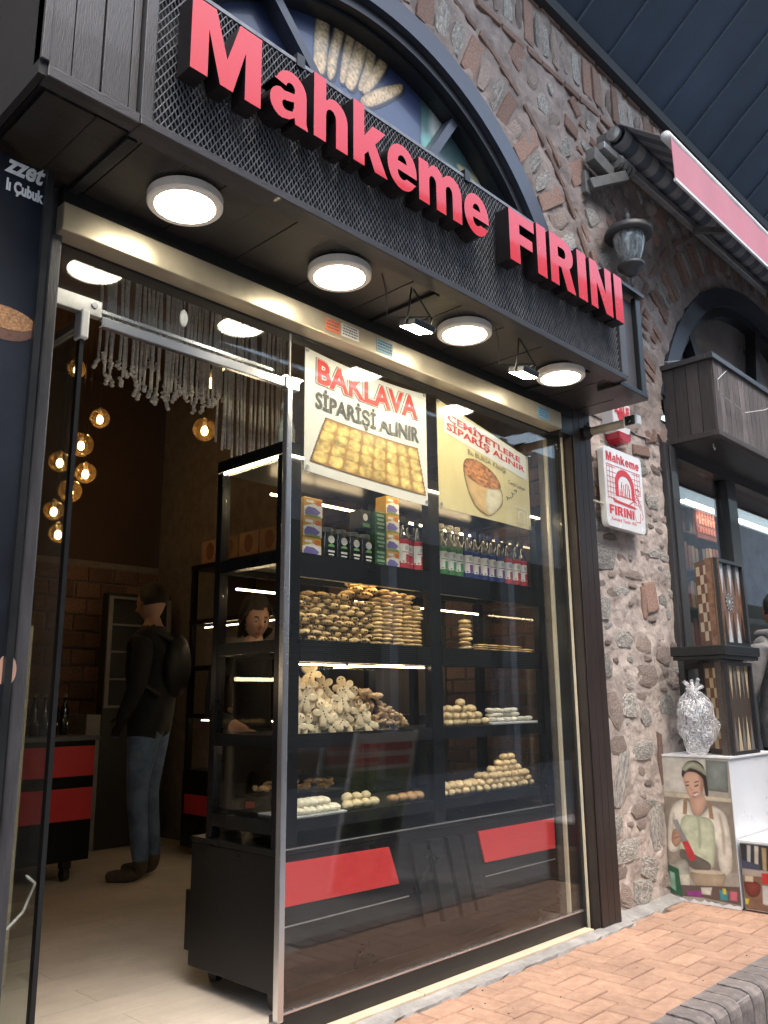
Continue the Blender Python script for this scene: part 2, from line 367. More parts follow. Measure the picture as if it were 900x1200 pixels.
# ================================================================== WALL
A1, R1 = (2.635, 2.907), 1.50
A2, R2 = (7.36, 2.376), 2.10
pts = [(-2.5, -.3), (-.6, -.3), (-.6, 2.7), (A1[0] - R1, 2.7)] + arc(*A1, R1, R1, 180, 0, 28) + [(A1[0] + R1, 2.7), (4.24, 2.7), (4.24, -.3), (5.32, -.3), (5.32, 2.9)] + arc(*A2, R2, R2, 165, 15, 28) + [(9.4, 2.9), (9.4, -.3), (11, -.3), (11, 5.45), (-2.5, 5.45)]
V, F, M_ = outline([pts], .4, (1, 1), (0, .4, 0))
sw = MB().add(V, F, [0] * len(F)).build('stone_wall', MORTARU); tag(sw, 'long stone and brick wall that carries both shop arches', 'wall')
def relief(x0, x1, z0, z1, st, amp, skip, name, mt, y=-.004):
    nx, nz = int((x1 - x0) / st), int((z1 - z0) / st); v = []; f = []
    for j in range(nz + 1):
        for i in range(nx + 1):
            x, z = x0 + i * st, z0 + j * st
            v.append((x, y - amp * (max(-.3, noise.fractal(Vector((x * 9, z * 9, 2)), .9, 2.2, 5) * .85 + .42)), z))
    for j in range(nz):
        for i in range(nx):
            if not skip(x0 + (i + .5) * st, z0 + (j + .5) * st): k = j * (nx + 1) + i; f.append((k, k + 1, k + nx + 2, k + nx + 1))
    return MB().add(v, f).build(name, mt, sw, smooth=True)
relief(4.25, 5.30, -.13, 2.72, .0125, .0115, lambda x, z: False, 'mortar', MORTAR, -.002)
inarch = lambda x, z, d=0: (math.hypot(x - A1[0], z - A1[1]) < R1 + d and z > 3.1) or (z > 2.9 and math.hypot(x - A2[0], z - A2[1]) < R2 + d) or (x < 4.06 and z < 3.2)
relief(2.2, 8.6, 2.72, 5.44, .022, .022, lambda x, z: inarch(x, z), 'mortar', MORTARU)
def blocks(seed, n, mt, name):
    out = []
    for k in range(n):
        o = rough_block(1, 1, 1, seed + k).build(name, mt); out.append(o.data); bpy.data.objects.remove(o)
    return out
GS, BS = blocks(10, 8, STONEM, 'stone'), blocks(30, 6, STONEB, 'stone')
def brickmesh(seed, mt):
    r = random.Random(seed); j = lambda: r.uniform(-.03, .03); m = MB()
    c = [(-.5 + j(), -.5 + j()), (.5 + j(), -.5 + j()), (.5 + j(), .5 + j()), (-.5 + j(), .5 + j())]
    v = [(a, .3, b) for a, b in c] + [(a, -.85, b) for a, b in c] + [(a * .92, -1 + j(), b * .86) for a, b in c]
    m.add(v, [(0, 1, 5, 4), (1, 2, 6, 5), (2, 3, 7, 6), (3, 0, 4, 7), (4, 5, 9, 8), (5, 6, 10, 9), (6, 7, 11, 10), (7, 4, 8, 11), (8, 9, 10, 11)])
    o = m.build('brick', mt); d = o.data; bpy.data.objects.remove(o); return d
WB = [brickmesh(k, WBRICK) for k in range(5)]
R = random.Random(11); OCC = []
def free(x, z, r):
    return all((x - a) ** 2 + (z - b) ** 2 > (r + c) ** 2 for a, b, c in OCC)
def stone(x, z, w_, h_, rot=0, kind='g', dep=.02):
    d = R.choice(GS if kind == 'g' else BS) if kind != 'b' else R.choice(WB)
    piece('brick' if kind == 'b' else 'stone', d, sw, (x, -.004 if kind == 'b' else -.002, z), (0, rot, 0), (w_, dep * R.uniform(.8, 1.3), h_))
# pier: measured larger stones first, then small ones between
for x, z, w_, h_, rot, k in ((4.42, 1.86, .24, .12, .05, 'g'), (4.78, 1.78, .20, .05, .05, 'g'), (4.62, 1.67, .17, .045, .1, 'g'), (4.36, 1.55, .2, .12, 0, 'g'), (4.88, 1.62, .045, .18, .05, 'b'),
        (4.98, 1.66, .14, .17, .2, 'b'), (4.60, 1.38, .20, .08, .05, 'g'), (4.85, 1.36, .16, .09, .2, 'g'), (4.35, 1.22, .16, .11, .3, 'g'), (4.86, 1.17, .26, .10, 0, 'g'), (4.45, .98, .18, .16, -.4, 'g'),
        (4.60, 1.0, .17, .11, 0, 'g'), (4.46, .62, .12, .30, -.5, 'g'), (4.74, .74, .22, .09, .0, 'g'), (4.80, .93, .10, .10, .7, 'g'), (4.47, .22, .24, .10, .02, 'g'), (4.66, .42, .20, .06, .05, 'g'),
        (4.72, .10, .22, .10, -.3, 'g'), (4.42, .0, .15, .09, -.3, 'g'), (4.95, .68, .045, .28, 0, 'b'), (4.46, 2.25, .2, .06, .15, 'b'), (4.60, 2.52, .36, .05, .25, 'b'), (4.9, 2.48, .3, .09, .28, 'g'), (5.0, 2.62, .2, .06, .1, 'b'),
        (5.1, 2.3, .16, .08, .1, 'g'), (4.92, 2.1, .17, .08, .2, 'g'), (5.08, 1.95, .16, .05, .1, 'g'), (4.4, 2.05, .2, .07, .0, 'g'), (5.14, 2.75, .16, .08, .3, 'b'), (4.93, 2.78, .13, .08, 0, 'g'), (4.45, .78, .2, .1, 0, 'g'), (5.1, 1.3, .16, .1, 0, 'g'),
        (5.08, 1.0, .18, .1, 0, 'g'), (4.62, -.02, .22, .12, 0, 'g'), (4.85, .3, .14, .22, .1, 'g'), (5.15, 1.65, .1, .07, 0, 'g'), (4.37, .36, .12, .1, 0, 'g')):
    stone(x, z, w_ * (1.3 if k == 'g' else 1.1), h_ * 1.45 if k == 'g' else h_ * 1.1, -rot, k if R.random() < .7 or k == 'b' else 'm', .013); OCC.append((x, z, min(w_, h_) * .5)); OCC.append((x - w_ * .3, z, h_ * .45)); OCC.append((x + w_ * .3, z, h_ * .45))
for _ in range(260):
    x, z = R.uniform(4.3, 5.28), R.uniform(-.05, 2.7); s_ = R.uniform(.03, .06)
    if free(x, z, s_ * .9): OCC.append((x, z, s_)); stone(x, z, s_ * R.uniform(2.0, 3.6), s_ * R.uniform(.8, 1.5), R.uniform(-.25, .25), R.choice('gmmm'), .009)
OCC.clear()
# voussoirs round the first arch: two bricks, one stone in turn
def ring(cx, cz, r0, r1, a0, a1, step, pat, wfac=.88, dep=.017, ok=lambda x, z: True):
    a = a0; i = 0; rm = (r0 + r1) / 2
    while a < a1:
        st = step * R.uniform(.85, 1.2); x, z = cx + rm * math.cos(math.radians(a)), cz + rm * math.sin(math.radians(a))
        if ok(x, z):
            wd = math.radians(st) * rm; stone(x, z, wd * wfac, (r1 - r0) * R.uniform(.9, 1.04), math.radians(90 - a) + R.uniform(-.05, .05), pat[i % len(pat)], dep)
        a += st; i += 1
z_ok = lambda x, z: x > 2.3 and z < 5.4 and not inarch(x, z, .12) and not (x > 5.3 and z < 2.9)
ring(*A1, 1.65, 1.97, 10, 100, 3.9, 'ggbmbgmb', ok=z_ok)
ring(*A1, 2.01, 2.05, 12, 95, 7.2, 'b', .9, ok=z_ok)
ring(*A1, 2.09, 2.13, 8, 95, 7.2, 'b', .9, ok=lambda x, z: z_ok(x, z) and R.random() < .6)
ring(*A1, 2.18, 2.40, 14, 80, 3.8, 'gmbgm', ok=lambda x, z: z_ok(x, z) and z < 4.9)
ring(*A2, 2.24, 2.52, 20, 162, 1.9, 'bbmg', .8, ok=z_ok)
ring(*A2, 2.56, 2.60, 25, 155, 5.4, 'b', .9, ok=lambda x, z: z_ok(x, z) and math.hypot(x - A1[0], z - A1[1]) > 2.45)
x = 2.4
while x < 8.2:
    wd = R.uniform(.07, .15); stone(x + wd / 2, 5.2, wd * .82, .33 * R.uniform(.85, 1.05), R.uniform(-.06, .06), R.choice('bgmbgm'), .021); x += wd
x = 2.4
while x < 8.2:
    wd = R.uniform(.17, .26)
    if math.hypot(x - A1[0], 4.98 - A1[1]) > 2.16: stone(x + wd / 2, 4.985, wd * .92, .042, R.uniform(-.03, .03), 'b', .021)
    stone(x + wd / 2, 5.41, wd * .92, .045, R.uniform(-.02, .02), 'b', .021); x += wd
def near_ring(x, z):
    a, b = math.hypot(x - A1[0], z - A1[1]), math.hypot(x - A2[0], z - A2[1])
    return 1.6 < a < 2.44 or 2.2 < b < 2.64 or z > 4.93 or a < 1.65 or (b < 2.3 and z > 2.8) or x > 8 or (x > 5.3 and z < 2.9)
for _ in range(2500):
    x, z = R.uniform(4.1, 7.9), R.uniform(2.75, 4.9); s_ = R.uniform(.03, .085)
    if free(x, z, s_ * 1.1) and not near_ring(x, z):
        OCC.append((x, z, s_)); stone(x, z, s_ * R.uniform(1.6, 2.3), s_ * R.uniform(1.0, 1.7), R.uniform(.1, .9), R.choice('gbm'), .020)

# ================================================================== FIRST ARCH WINDOW
aw = thing('arched_window', 'large arched window behind the bakery sign, with a dark blue bread stick poster', 'window', (A1[0], 0, A1[1]))
def ringmesh(c, r0, r1, y0, y1, a0, a1, n=40):
    v = []; f = []
    for i in range(n + 1):
        t = math.radians(a0 + (a1 - a0) * i / n)
        for r_, y in ((r0, y0), (r1, y0), (r1, y1), (r0, y1)): v.append((c[0] + r_ * math.cos(t), y, c[1] + r_ * math.sin(t)))
    for i in range(n):
        for k in range(4): f.append((i * 4 + k, i * 4 + (k + 1) % 4, i * 4 + 4 + (k + 1) % 4, i * 4 + 4 + k))
    f += [(0, 1, 2, 3), (n * 4 + 3, n * 4 + 2, n * 4 + 1, n * 4)]
    return MB().add(v, f)
FRAMEB = mat('blue_grey_paint', (.055, .062, .085), .38, var=.25, scale=6, bump=.1, spec=.6)
DKF = mat('dark_frame', (.018, .018, .022), .45, var=.2)
ringmesh(A1, 1.476, 1.612, -.035, .06, -6, 186, 72).build('outer_frame', FRAMEB, aw)
ringmesh(A1, 1.415, 1.475, .0, .17, -6, 186, 72).build('frame', DKF, aw)
ringmesh(A1, 1.39, 1.414, .05, .16, -6, 186, 72).build('bead', DKF, aw)
for a, b in (((1.9162000000000001, 0.1, 4.1876999999999995), (2.4117999999999995, 0.1, 3.650800000000001)), ((3.33616, 0.1, 4.31672), (2.6124, 0.1, 3.2178000000000004))):
    MB().bar(a, b, .05, .085, up=(0, 1, 0)).build('mullion', FRAMEB, aw)
MB().box(1.2, 4.2, .08, .2, 2.71, 2.8).build('sill', DKF, aw)
m = MB().prism(arc(*A1, 1.42, 1.42, 0, 180, 60), XZ(0), .135, .138)
m.build('pane', mat('print_navy2', (.05, .07, .16), .3, var=.35, scale=1.6, coat=.3), aw)
def layers(items, f, d0, st, mats, name, parent, kind=None):
    m = MB(); 
    for i, (mi, ring) in enumerate(items): m.prism(ring, f, d0 + (i) * st, d0 + (i + .9) * st, mi)
    return m.build(name, mats, parent, kind=kind)
P1 = [[(2.271, 4.232), (2.288, 4.287), (2.334, 4.323), (2.368, 4.312), (2.354, 4.133), (2.337, 3.971), (2.292, 3.949), (2.256, 3.985)],
 [(2.406, 4.321), (2.439, 4.359), (2.478, 4.351), (2.468, 4.303), (2.42, 4.125), (2.402, 4.001), (2.356, 3.942), (2.346, 4.047), (2.376, 4.179)],
 [(2.478, 4.309), (2.517, 4.355), (2.547, 4.346), (2.507, 4.179), (2.468, 3.992), (2.421, 3.981)],
 [(2.547, 4.312), (2.598, 4.367), (2.633, 4.341), (2.597, 4.184), (2.526, 3.978), (2.459, 3.987), (2.497, 4.14)],
 [(2.691, 4.343), (2.633, 4.341), (2.607, 4.19), (2.546, 4.005), (2.606, 4.032), (2.673, 4.213)],
 [(2.711, 4.296), (2.754, 4.322), (2.78, 4.286), (2.689, 4.121), (2.606, 4.007), (2.576, 4.039), (2.648, 4.164)],
 [(2.586, 3.995), (2.709, 4.116), (2.817, 4.196), (2.895, 4.25), (2.883, 4.182), (2.708, 4.015), (2.626, 3.952), (2.566, 3.951)]]
STK = mat('print_bread_stick', (.42, .27, .12), .5, var=.7, scale=55, col2=(.66, .50, .30), coat=.1)
STKD = mat('print_bread_shadow', (.12, .09, .08), .3, var=.4, scale=60)
lay = []
for ring_ in P1: lay += [([(a + .012, b - .010) for a, b in chaikin(ring_)], (.03, .025, .03), .012, 0, 1, 0, 1), (chaikin(ring_), (.80, .58, .32), .006, .5, .014, .8, 80)]
printed('bread_stick_print', aw, lambda a, b: (a, .1335, b), 2.2, 2.95, 3.9, 4.4, 150, 100, lay, True)
P2 = dict(bg=[(3.034, 4.275), (3.28, 4.20), (3.398, 4.1), (3.745, 3.90), (3.608, 3.8), (3.025, 3.8)], wa=[(3.115, 4.22), (3.262, 4.15), (3.193, 4.05), (3.096, 4.031)], ye=[(3.301, 3.988), (3.493, 4.0), (3.708, 3.93), (3.649, 3.88), (3.436, 3.908)], br=[(3.4, 4.06), (3.554, 4.02), (3.726, 3.93), (3.681, 3.94), (3.5, 3.99)])
pc = lambda n_, c, **k: mat('print_' + n_, c, .3, var=.12, coat=.3, **k)
lay = [(P2['bg'], (.10, .20, .20), .02, 0, 1, .6, 9), (P2['wa'], (.62, .68, .64), .04, .2, .03, .4, 14), ([(3.03, 4.0), (3.12, 4.06), (3.15, 3.9), (3.03, 3.85)], (.20, .50, .48), .05, 0, 1, .3, 9), (chaikin(P2['br']), (.16, .07, .05), .02, .2, .02, .4, 20), (chaikin(P2['ye']), (.74, .66, .42), .02, .4, .02, .3, 20)]
printed('food_print', aw, lambda a, b: (a, .1335, b), 3.025, 3.76, 3.8, 4.28, 110, 80, lay, True)

# ================================================================== FIRST SHOP FRONT
sf = thing('shop_front', 'glazed black bakery front with pale metal header, steel stile and open doorway', 'shop front', (2.5, 0, 0))
MB().box(1.035, 3.925, -.085, -.001, 2.508, 2.604).build('header', BRASSY, sf, bevel=.004)
MB().box(1.035, 4.055, -.075, .06, 2.606, 2.663).build('header_trim', BLACK, sf)
MB().box(3.926, 4.066, -.07, .06, 2.50, 2.605).build('header_end', BLACK, sf)
MB().box(1.06, 4.0, .0, .06, 2.500, 2.605).build('top_rail', BLACK, sf)
def sticker(name, x0, x1, z0, z1, col, n):
    x0 -= .07; x1 -= .07; z0 -= .056; z1 -= .056; m = MB().box(x0, x1, -.088, -.0865, z0, z1, 0); r = random.Random(int(x0 * 100)); hh = (z1 - z0) / (n + .5)
    for i in range(n):                                # unreadable small print
        x = x0 + .006
        while x < x1 - .012:
            wd = min(r.uniform(.004, .014), x1 - .006 - x); m.box(x, x + wd, -.0888, -.0882, z1 - (i + .85) * hh, z1 - (i + .35) * hh, 1); x += wd + .003
    m.build(name, [mat('sticker_' + str(col), col, .4, var=.05), mat('ink_grey', (.12, .12, .14), .5)], sf)
sticker('sticker', 2.22, 2.30, 2.585, 2.635, (.62, .16, .07), 3)
sticker('sticker', 2.31, 2.41, 2.585, 2.640, (.60, .60, .58), 4)
sticker('sticker', 2.52, 2.62, 2.58, 2.64, (.20, .42, .55), 4)
sticker('sticker', 3.76, 3.86, 2.58, 2.64, (.16, .38, .58), 4)
# left post and right post
MB().box(1.020, 1.06, -.04, .08, -.12, 2.72).build('post', mat('grey_post', (.06, .06, .07), .45, var=.3, scale=6, bump=.15, stretch=(8, 8, 1)), sf, bevel=.006)
pp = MB()
for i in range(3): pp.box(4.068 + i * .064, 4.130 + i * .064, -.07, .1, -.13, 2.70)
pp.box(4.068, 4.26, -.066, .09, -.13, 2.70); pp.build('post', BROWNPOST, sf, bevel=.003)
MB().box(4.055, 4.067, -.06, .08, -.12, 2.499).build('jamb_trim', mat('tan_trim', (.035, .026, .022), .5), sf)
MB().box(4.0, 4.053, -.004, .08, -.1, 2.499).build('jamb', BLACK, sf)
MB().box(4.030, 4.040, -.014, -.004, -.11, 2.499).build('jamb_bead', CREAM, sf)
MB().box(2.02, 4.0, -.008, .035, -.088, -.004).build('base_rail', BLACK, sf)
MB().box(2.05, 4.0, -.006, .012, -.003, .004).build('glazing_bead', STEEL, sf)
MB().box(2.045, 3.998, -.004, .004, .004, 2.499).build('pane', GLASS, sf)
MB().box(1.06, 2.030, -.004, .004, 2.30, 2.499).build('pane', GLASS, sf)
MB().box(1.225, 2.02, -.012, .012, 2.262, 2.298).build('door_rail', STEEL, sf, bevel=.003)
MB().box(1.25, 2.0, .05, .062, 2.34, 2.352).build('door_rail_reflection', STEEL, sf)  # solid bar in place of the door rail's reflection in the glass
m = MB().box(2.017, 2.043, -.016, .014, -.02, 2.26); m.build('stile', STEEL, sf, bevel=.004)
MB().box(2.034, 2.040, -.004, .004, 2.31, 2.499).build('glass_joint', mat('silicone', (.4, .4, .38), .4), sf)
MB().box(2.005, 2.075, -.02, .018, 2.255, 2.305).build('clamp', STEEL, sf, bevel=.004)
MB().box(2.0, 2.03, -.02, .02, -.055, -.02).build('foot_bracket', GALV, sf, bevel=.003)
cl = MB().box(1.061, 1.222, -.014, .014, 2.288, 2.345).build('patch_plate', GALV, sf, bevel=.003)
MB().lathe([(.011, 0), (.011, .003)], (1.195, -.0185, 2.325), 14, ax=1).build('screw_cap', STEEL, cl)
# open door leaf, swung inwards
dr = thing('glass_door', 'frameless glass door standing open inside the bakery doorway', 'door', (1.165, 0, -.07))
MB().box(1.161, 1.169, .02, .86, -.055, 2.245).build('pane', glass('door_glass', (.86, .90, .88), .05, dirt=.10), dr)
MB().box(1.158, 1.172, -.004, .019, -.055, 2.27).build('edge_strip', BLACK, dr)
MB().box(1.150, 1.180, -.02, .03, 2.20, 2.30).build('hinge', WHITEP, dr, bevel=.006)
MB().box(1.152, 1.178, .035, .86, 2.245, 2.27).build('top_rail', GALV, dr)
dh = MB().tube([(1.13, .78, .85), (1.13, .78, 1.35)], .012, 10, 0); dh.tube([(1.13, .78, .9), (1.165, .78, .9)], .008, 8); dh.tube([(1.13, .78, 1.3), (1.165, .78, 1.3)], .008, 8); dh.build('handle', STEEL, dr, smooth=True)
# safety switch on the transom glass
sw2 = thing('door_sensor', 'small white door contact hanging on a cable behind the transom glass', 'sensor', (1.553, .02, 2.41))
MB().ball((1.553, .02, 2.41), (.017, .01, .034), 14, 10).build('body', WHITEP, sw2, smooth=True)
MB().tube([(1.553, .02, 2.44), (1.548, .025, 2.50), (1.54, .03, 2.56)], .002, 5).build('cable', BLACK, sw2)

# left illuminated poster
lp = thing('poster_panel', 'tall dark blue poster left of the doorway with white script lettering', 'poster', (.3, 0, 0))
MB().box(-.6, .975, -.012, .03, -.1, 2.73).build('board', mat('poster_blue', (.004, .005, .008), .45, var=.6, scale=1.3, spec=.25, col2=(.014, .017, .026)), lp)
MB().box(.963, .984, -.03, .0, -.1, 2.73).build('frame', BLACK, lp)
WHT = mat('white_ink', (.75, .76, .78), .35, var=.03)
MB().text('zzet', (.835, -.0125, 2.672), (.128, 0, 0), (0, 0, .062), 0, .0006, .03, shear=.35).build('lettering', WHT, lp)
MB().text('lı Çubuk', (.845, -.0125, 2.602), (.118, 0, 0), (0, 0, .052), 0, .0006, .045).build('lettering', WHT, lp)
MB().prism(arc(.875, 2.175, .098, .055, 0, 360, 26)[:-1], XZ(0), -.0128, -.0124).build('bread_print', pc('crumb_brown', (.16, .085, .06), scale=40), lp)
MB().prism(arc(.878, 2.192, .092, .036, 0, 360, 26)[:-1], XZ(0), -.0134, -.013).build('sesame_print', mat('print_sesame', (.42, .22, .10), .4, var=.6, scale=130), lp)
MB().prism(arc(.975, 1.14, .028, .045, 0, 360, 20)[:-1], XZ(0), -.0128, -.0124).build('pastry_print', pc('pastry_pink', (.42, .26, .20)), lp)
for o_ in [o for o in lp.children]:
    for q in o_.data.vertices: x_, y_, z_ = q.co.x + .3, q.co.y, q.co.z; q.co = (x_ * .93 - .3 + .036, y_ - .165, (z_ - 1.05) * .93 + 1.05)

# ================================================================== FASCIA SIGN
SG = thing('fascia_sign', 'black mesh fascia over the bakery with the red letters Mahkeme FIRINI', 'sign', (2.5, -.3, 2.66))
YF = -.51
MB().box(1.075, 3.83, YF + .045, YF + .06, 2.69, 3.21).build('backing', mat('sign_backing', (.02, .02, .022), .6, var=.3), SG)
m = MB()                                             # expanded metal: twisted flat strands round long diamonds
cw, ch = .021, .034; nx, nz = int(2.74 / cw), int(.53 / ch * 2)
for j in range(nz):
    for i in range(nx):
        x0 = 1.085 + i * cw + (j % 2) * cw / 2; z0 = 2.68 + j * ch / 2
        for s_ in (-1, 1):
            a = Vector((x0, YF, z0)); b = Vector((x0 + s_ * cw / 2, YF - .004, z0 + ch / 2)); t = .0021
            m.add([a + Vector((-t, 0, 0)), a + Vector((t, .006, 0)), b + Vector((t, .006, 0)), b + Vector((-t, 0, 0)), a + Vector((t, -.001, .001)), b + Vector((t, -.001, .001))],
                  [(0, 1, 2, 3), (0, 3, 5, 4), (4, 5, 2, 1)])
mm = m.build('expanded_mesh', MESHM, SG, kind='stuff')
MB().box(1.045, 1.085, YF - .012, YF + .06, 2.665, 3.24).build('frame', BLACKWOOD, SG, bevel=.003)
MB().box(1.045, 3.87, YF - .015, YF + .06, 2.655, 2.685).build('frame', BLACKWOODH, SG, bevel=.003)
MB().box(1.086, 3.87, YF - .006, YF + .06, 3.212, 3.226).build('frame', MESHM, SG)
MB().box(3.835, 3.90, YF - .008, YF + .06, 2.686, 3.225).build('frame', mat('grey_trim', (.07, .07, .08), .45, var=.2), SG, bevel=.003)
MB().box(3.90, 4.16, YF + .05, YF + .075, 2.67, 3.20).build('end_board', mat('grey_trim', (.07, .07, .08), .45), SG, bevel=.004)
MB().box(4.10, 4.155, YF + .02, YF + .049, 2.66, 3.22).build('end_trim', BLACK, SG, bevel=.003)
MB().box(3.86, 4.17, YF + .02, YF + .16, 2.64, 2.668).build('end_sill', BLACK, SG, bevel=.004)
MB().box(3.82, 4.17, YF + .0, -.03, 3.23, 3.25).build('top_cover', BLACK, SG)
for x in (1.62, 2.55, 3.45): MB().box(x, x + .035, YF - .012, YF + .02, 3.20, 3.25).build('clip', BLACK, SG)
# left boarded part
xs = [.78, .845, .93, 1.015, 1.044]
for i in range(4): MB().box(xs[i] + .002, xs[i + 1] - .002, YF + .005 + .004 * (i % 2), YF + .03, 2.69, 3.6).build('board', BLACKWOOD, SG, bevel=.002)
MB().box(.775, 1.044, YF - .012, YF + .04, 2.655, 2.689).build('frame', BLACKWOODH, SG, bevel=.003)
MB().box(.755, .778, YF - .01, YF + .04, 2.70, 3.6).build('frame', BLACKWOOD, SG, bevel=.003)
MB().box(.755, .775, YF, -.02, 2.66, 3.6).build('side', BLACKM, SG)
# soffit boards
y = YF + .061; i = 0
x = .80
while x < 4.10:
    MB().box(x + .0015, x + .1485, YF + .062, -.022, 2.664 + .002 * (i % 2), 2.684).build('soffit_board', SOFFIT, SG); x += .15; i += 1
MB().box(.79, 4.14, YF + .062, -.02, 2.685, 2.70).build('soffit_backing', BLACKM, SG)
for x in (1.05, 2.42, 3.6): MB().box(x, x + .03, YF + .065, -.021, 2.650, 2.663).build('soffit_batten', BLACK, SG)
# letters
G = {}
G['M'] = (1.10, [[(0, 0), (0, 1), (.36, 1), (.55, .40), (.74, 1), (1.10, 1), (1.10, 0), (.84, 0), (.84, .66), (.65, 0), (.45, 0), (.26, .66), (.26, 0)]])
G['h'] = (.74, [[(0, 0), (0, 1), (.26, 1), (.26, .66), (.33, .72)] + arc(.45, .47, .29, .28, 100, 0, 8) + [(.74, 0), (.48, 0), (.48, .42)] + arc(.37, .44, .11, .12, 0, 180, 6) + [(.26, .42), (.26, 0)]])
G['m'] = (1.12, [[(0, 0), (0, .74), (.25, .74), (.25, .65)] + arc(.42, .49, .24, .27, 110, 35, 5) + arc(.85, .48, .27, .28, 125, 0, 8) + [(1.12, 0), (.87, 0), (.87, .42)] + arc(.78, .44, .09, .11, 0, 180, 5) + [(.69, .42), (.69, 0), (.44, 0), (.44, .42)] + arc(.35, .44, .09, .11, 0, 180, 5) + [(.26, .42), (.26, 0)]])
G['k'] = (.80, [[(0, 0), (0, 1), (.26, 1), (.26, .50), (.46, .74), (.78, .74), (.52, .46), (.82, 0), (.51, 0), (.35, .28), (.26, .19), (.26, 0)]])
G['e'] = (.76, [[(.76, .30), (.27, .30)] + arc(.39, .27, .12, .11, 180, 325, 7) + [(.75, .19)] + arc(.38, .37, .37, .385, 325, 0, 30)[0:0] + arc(.385, .365, .375, .38, -32, -180, 12) + arc(.385, .365, .375, .38, 180, -5, 16)[1:], [(.27, .45)] + arc(.385, .45, .115, .12, 180, 0, 8)[1:] ])
G['a'] = (.76, [[(.76, 0), (.72, .10), (.72, .50)] + arc(.42, .49, .30, .265, 0, 165, 9) + [(.08, .53), (.31, .50)] + arc(.40, .49, .09, .09, 170, 20, 5) + [(.48, .45), (.28, .41)] + arc(.24, .21, .235, .225, 100, 270, 9) + [(.38, .02), (.485, .09), (.50, 0)], [(.47, .32), (.32, .28)] + arc(.32, .21, .08, .075, 110, 280, 6) + [(.44, .16), (.47, .24)]])
G['F'] = (.68, [[(0, 0), (0, 1), (.68, 1), (.68, .79), (.27, .79), (.27, .60), (.62, .60), (.62, .39), (.27, .39), (.27, 0)]])
G['I'] = (.27, [[(0, 0), (0, 1), (.27, 1), (.27, 0)]])
G['R'] = (.84, [[(0, 0), (0, 1), (.48, 1)] + arc(.50, .715, .29, .285, 85, -60, 9) + [(.84, 0), (.54, 0), (.36, .40), (.27, .40), (.27, 0)], [(.27, .80), (.45, .80)] + arc(.45, .70, .08, .10, 90, -90, 6) + [(.27, .60)]])
G['N'] = (.86, [[(0, 0), (0, 1), (.28, 1), (.60, .42), (.60, 1), (.86, 1), (.86, 0), (.58, 0), (.26, .58), (.26, 0)]])
def glyphs(m, st, xa, xb, z0, hh, y, d, mi=0, gap=.12):
    tot = sum(G[c][0] for c in st) + gap * (len(st) - 1); k = (xb - xa) / tot; x = xa
    for c in st:
        V, F, Q = outline(G[c][1], d, (k, hh), (x, y, z0)); m.add(V, F, [mi] * len(F)); x += (G[c][0] + gap) * k
LET = [('M', 1.149, 1.408, 2.862, .252), ('a', 1.443, 1.606, 2.884, .245), ('h', 1.630, 1.786, 2.888, .245), ('k', 1.814, 1.982, 2.889, .245), ('e', 1.985, 2.147, 2.890, .245), ('m', 2.160, 2.419, 2.893, .245), ('e', 2.433, 2.597, 2.893, .245),
       ('F', 2.745, 2.935, 2.878, .245), ('I', 2.955, 3.030, 2.890, .25), ('R', 3.062, 3.272, 2.893, .252), ('I', 3.298, 3.378, 2.896, .252), ('N', 3.412, 3.622, 2.898, .252), ('I', 3.650, 3.732, 2.902, .252)]
for ch_, xa, xb, z0, hh in LET:
    wd, rg = G[ch_]; V, F, M_ = outline(rg, .072, ((xb - xa) / wd, hh), (xa, YF - .018, z0))
    MB().add(V, F, M_).build('letter', [REDL, BLKS], SG, label='red letter ' + ch_)
for x in (1.2, 1.5, 2.1, 2.9, 3.5): MB().box(x, x + .015, YF - .02, YF + .03, 2.95, 2.965).build('letter_bracket', BLACK, SG)

# ceiling lights of the soffit and the two floodlights
DISC = glow('disc_light', (1, .92, .74), 8.5)
def disc(x, y, label):
    t = thing('ceiling_light', label, 'light', (x, y, 2.66), 'round lights under the fascia soffit')
    MB().lathe([(.115, 0), (.122, -.006), (.122, -.034), (.116, -.040), (.098, -.040), (.098, -.034), (.02, -.034)], (x, y, 2.662), 40).build('housing', mat('lamp_rim', (.80, .77, .70), .4, var=.04), t, smooth=False)
    MB().lathe([(.097, -.036), (.094, -.041), (.06, -.043), (.001, -.044)], (x, y, 2.662), 36).build('diffuser', DISC, t, smooth=True)
disc(1.34, -.30, 'round lit soffit light nearest the open doorway'); disc(2.02, -.31, 'round lit soffit light over the steel door stile')
disc(2.77, -.32, 'round lit soffit light beside the floodlight over the right banner'); disc(3.52, -.34, 'round lit soffit light at the far end of the fascia by the security camera')
FLOOD = glow('flood_light', (1, .85, .58), 60)
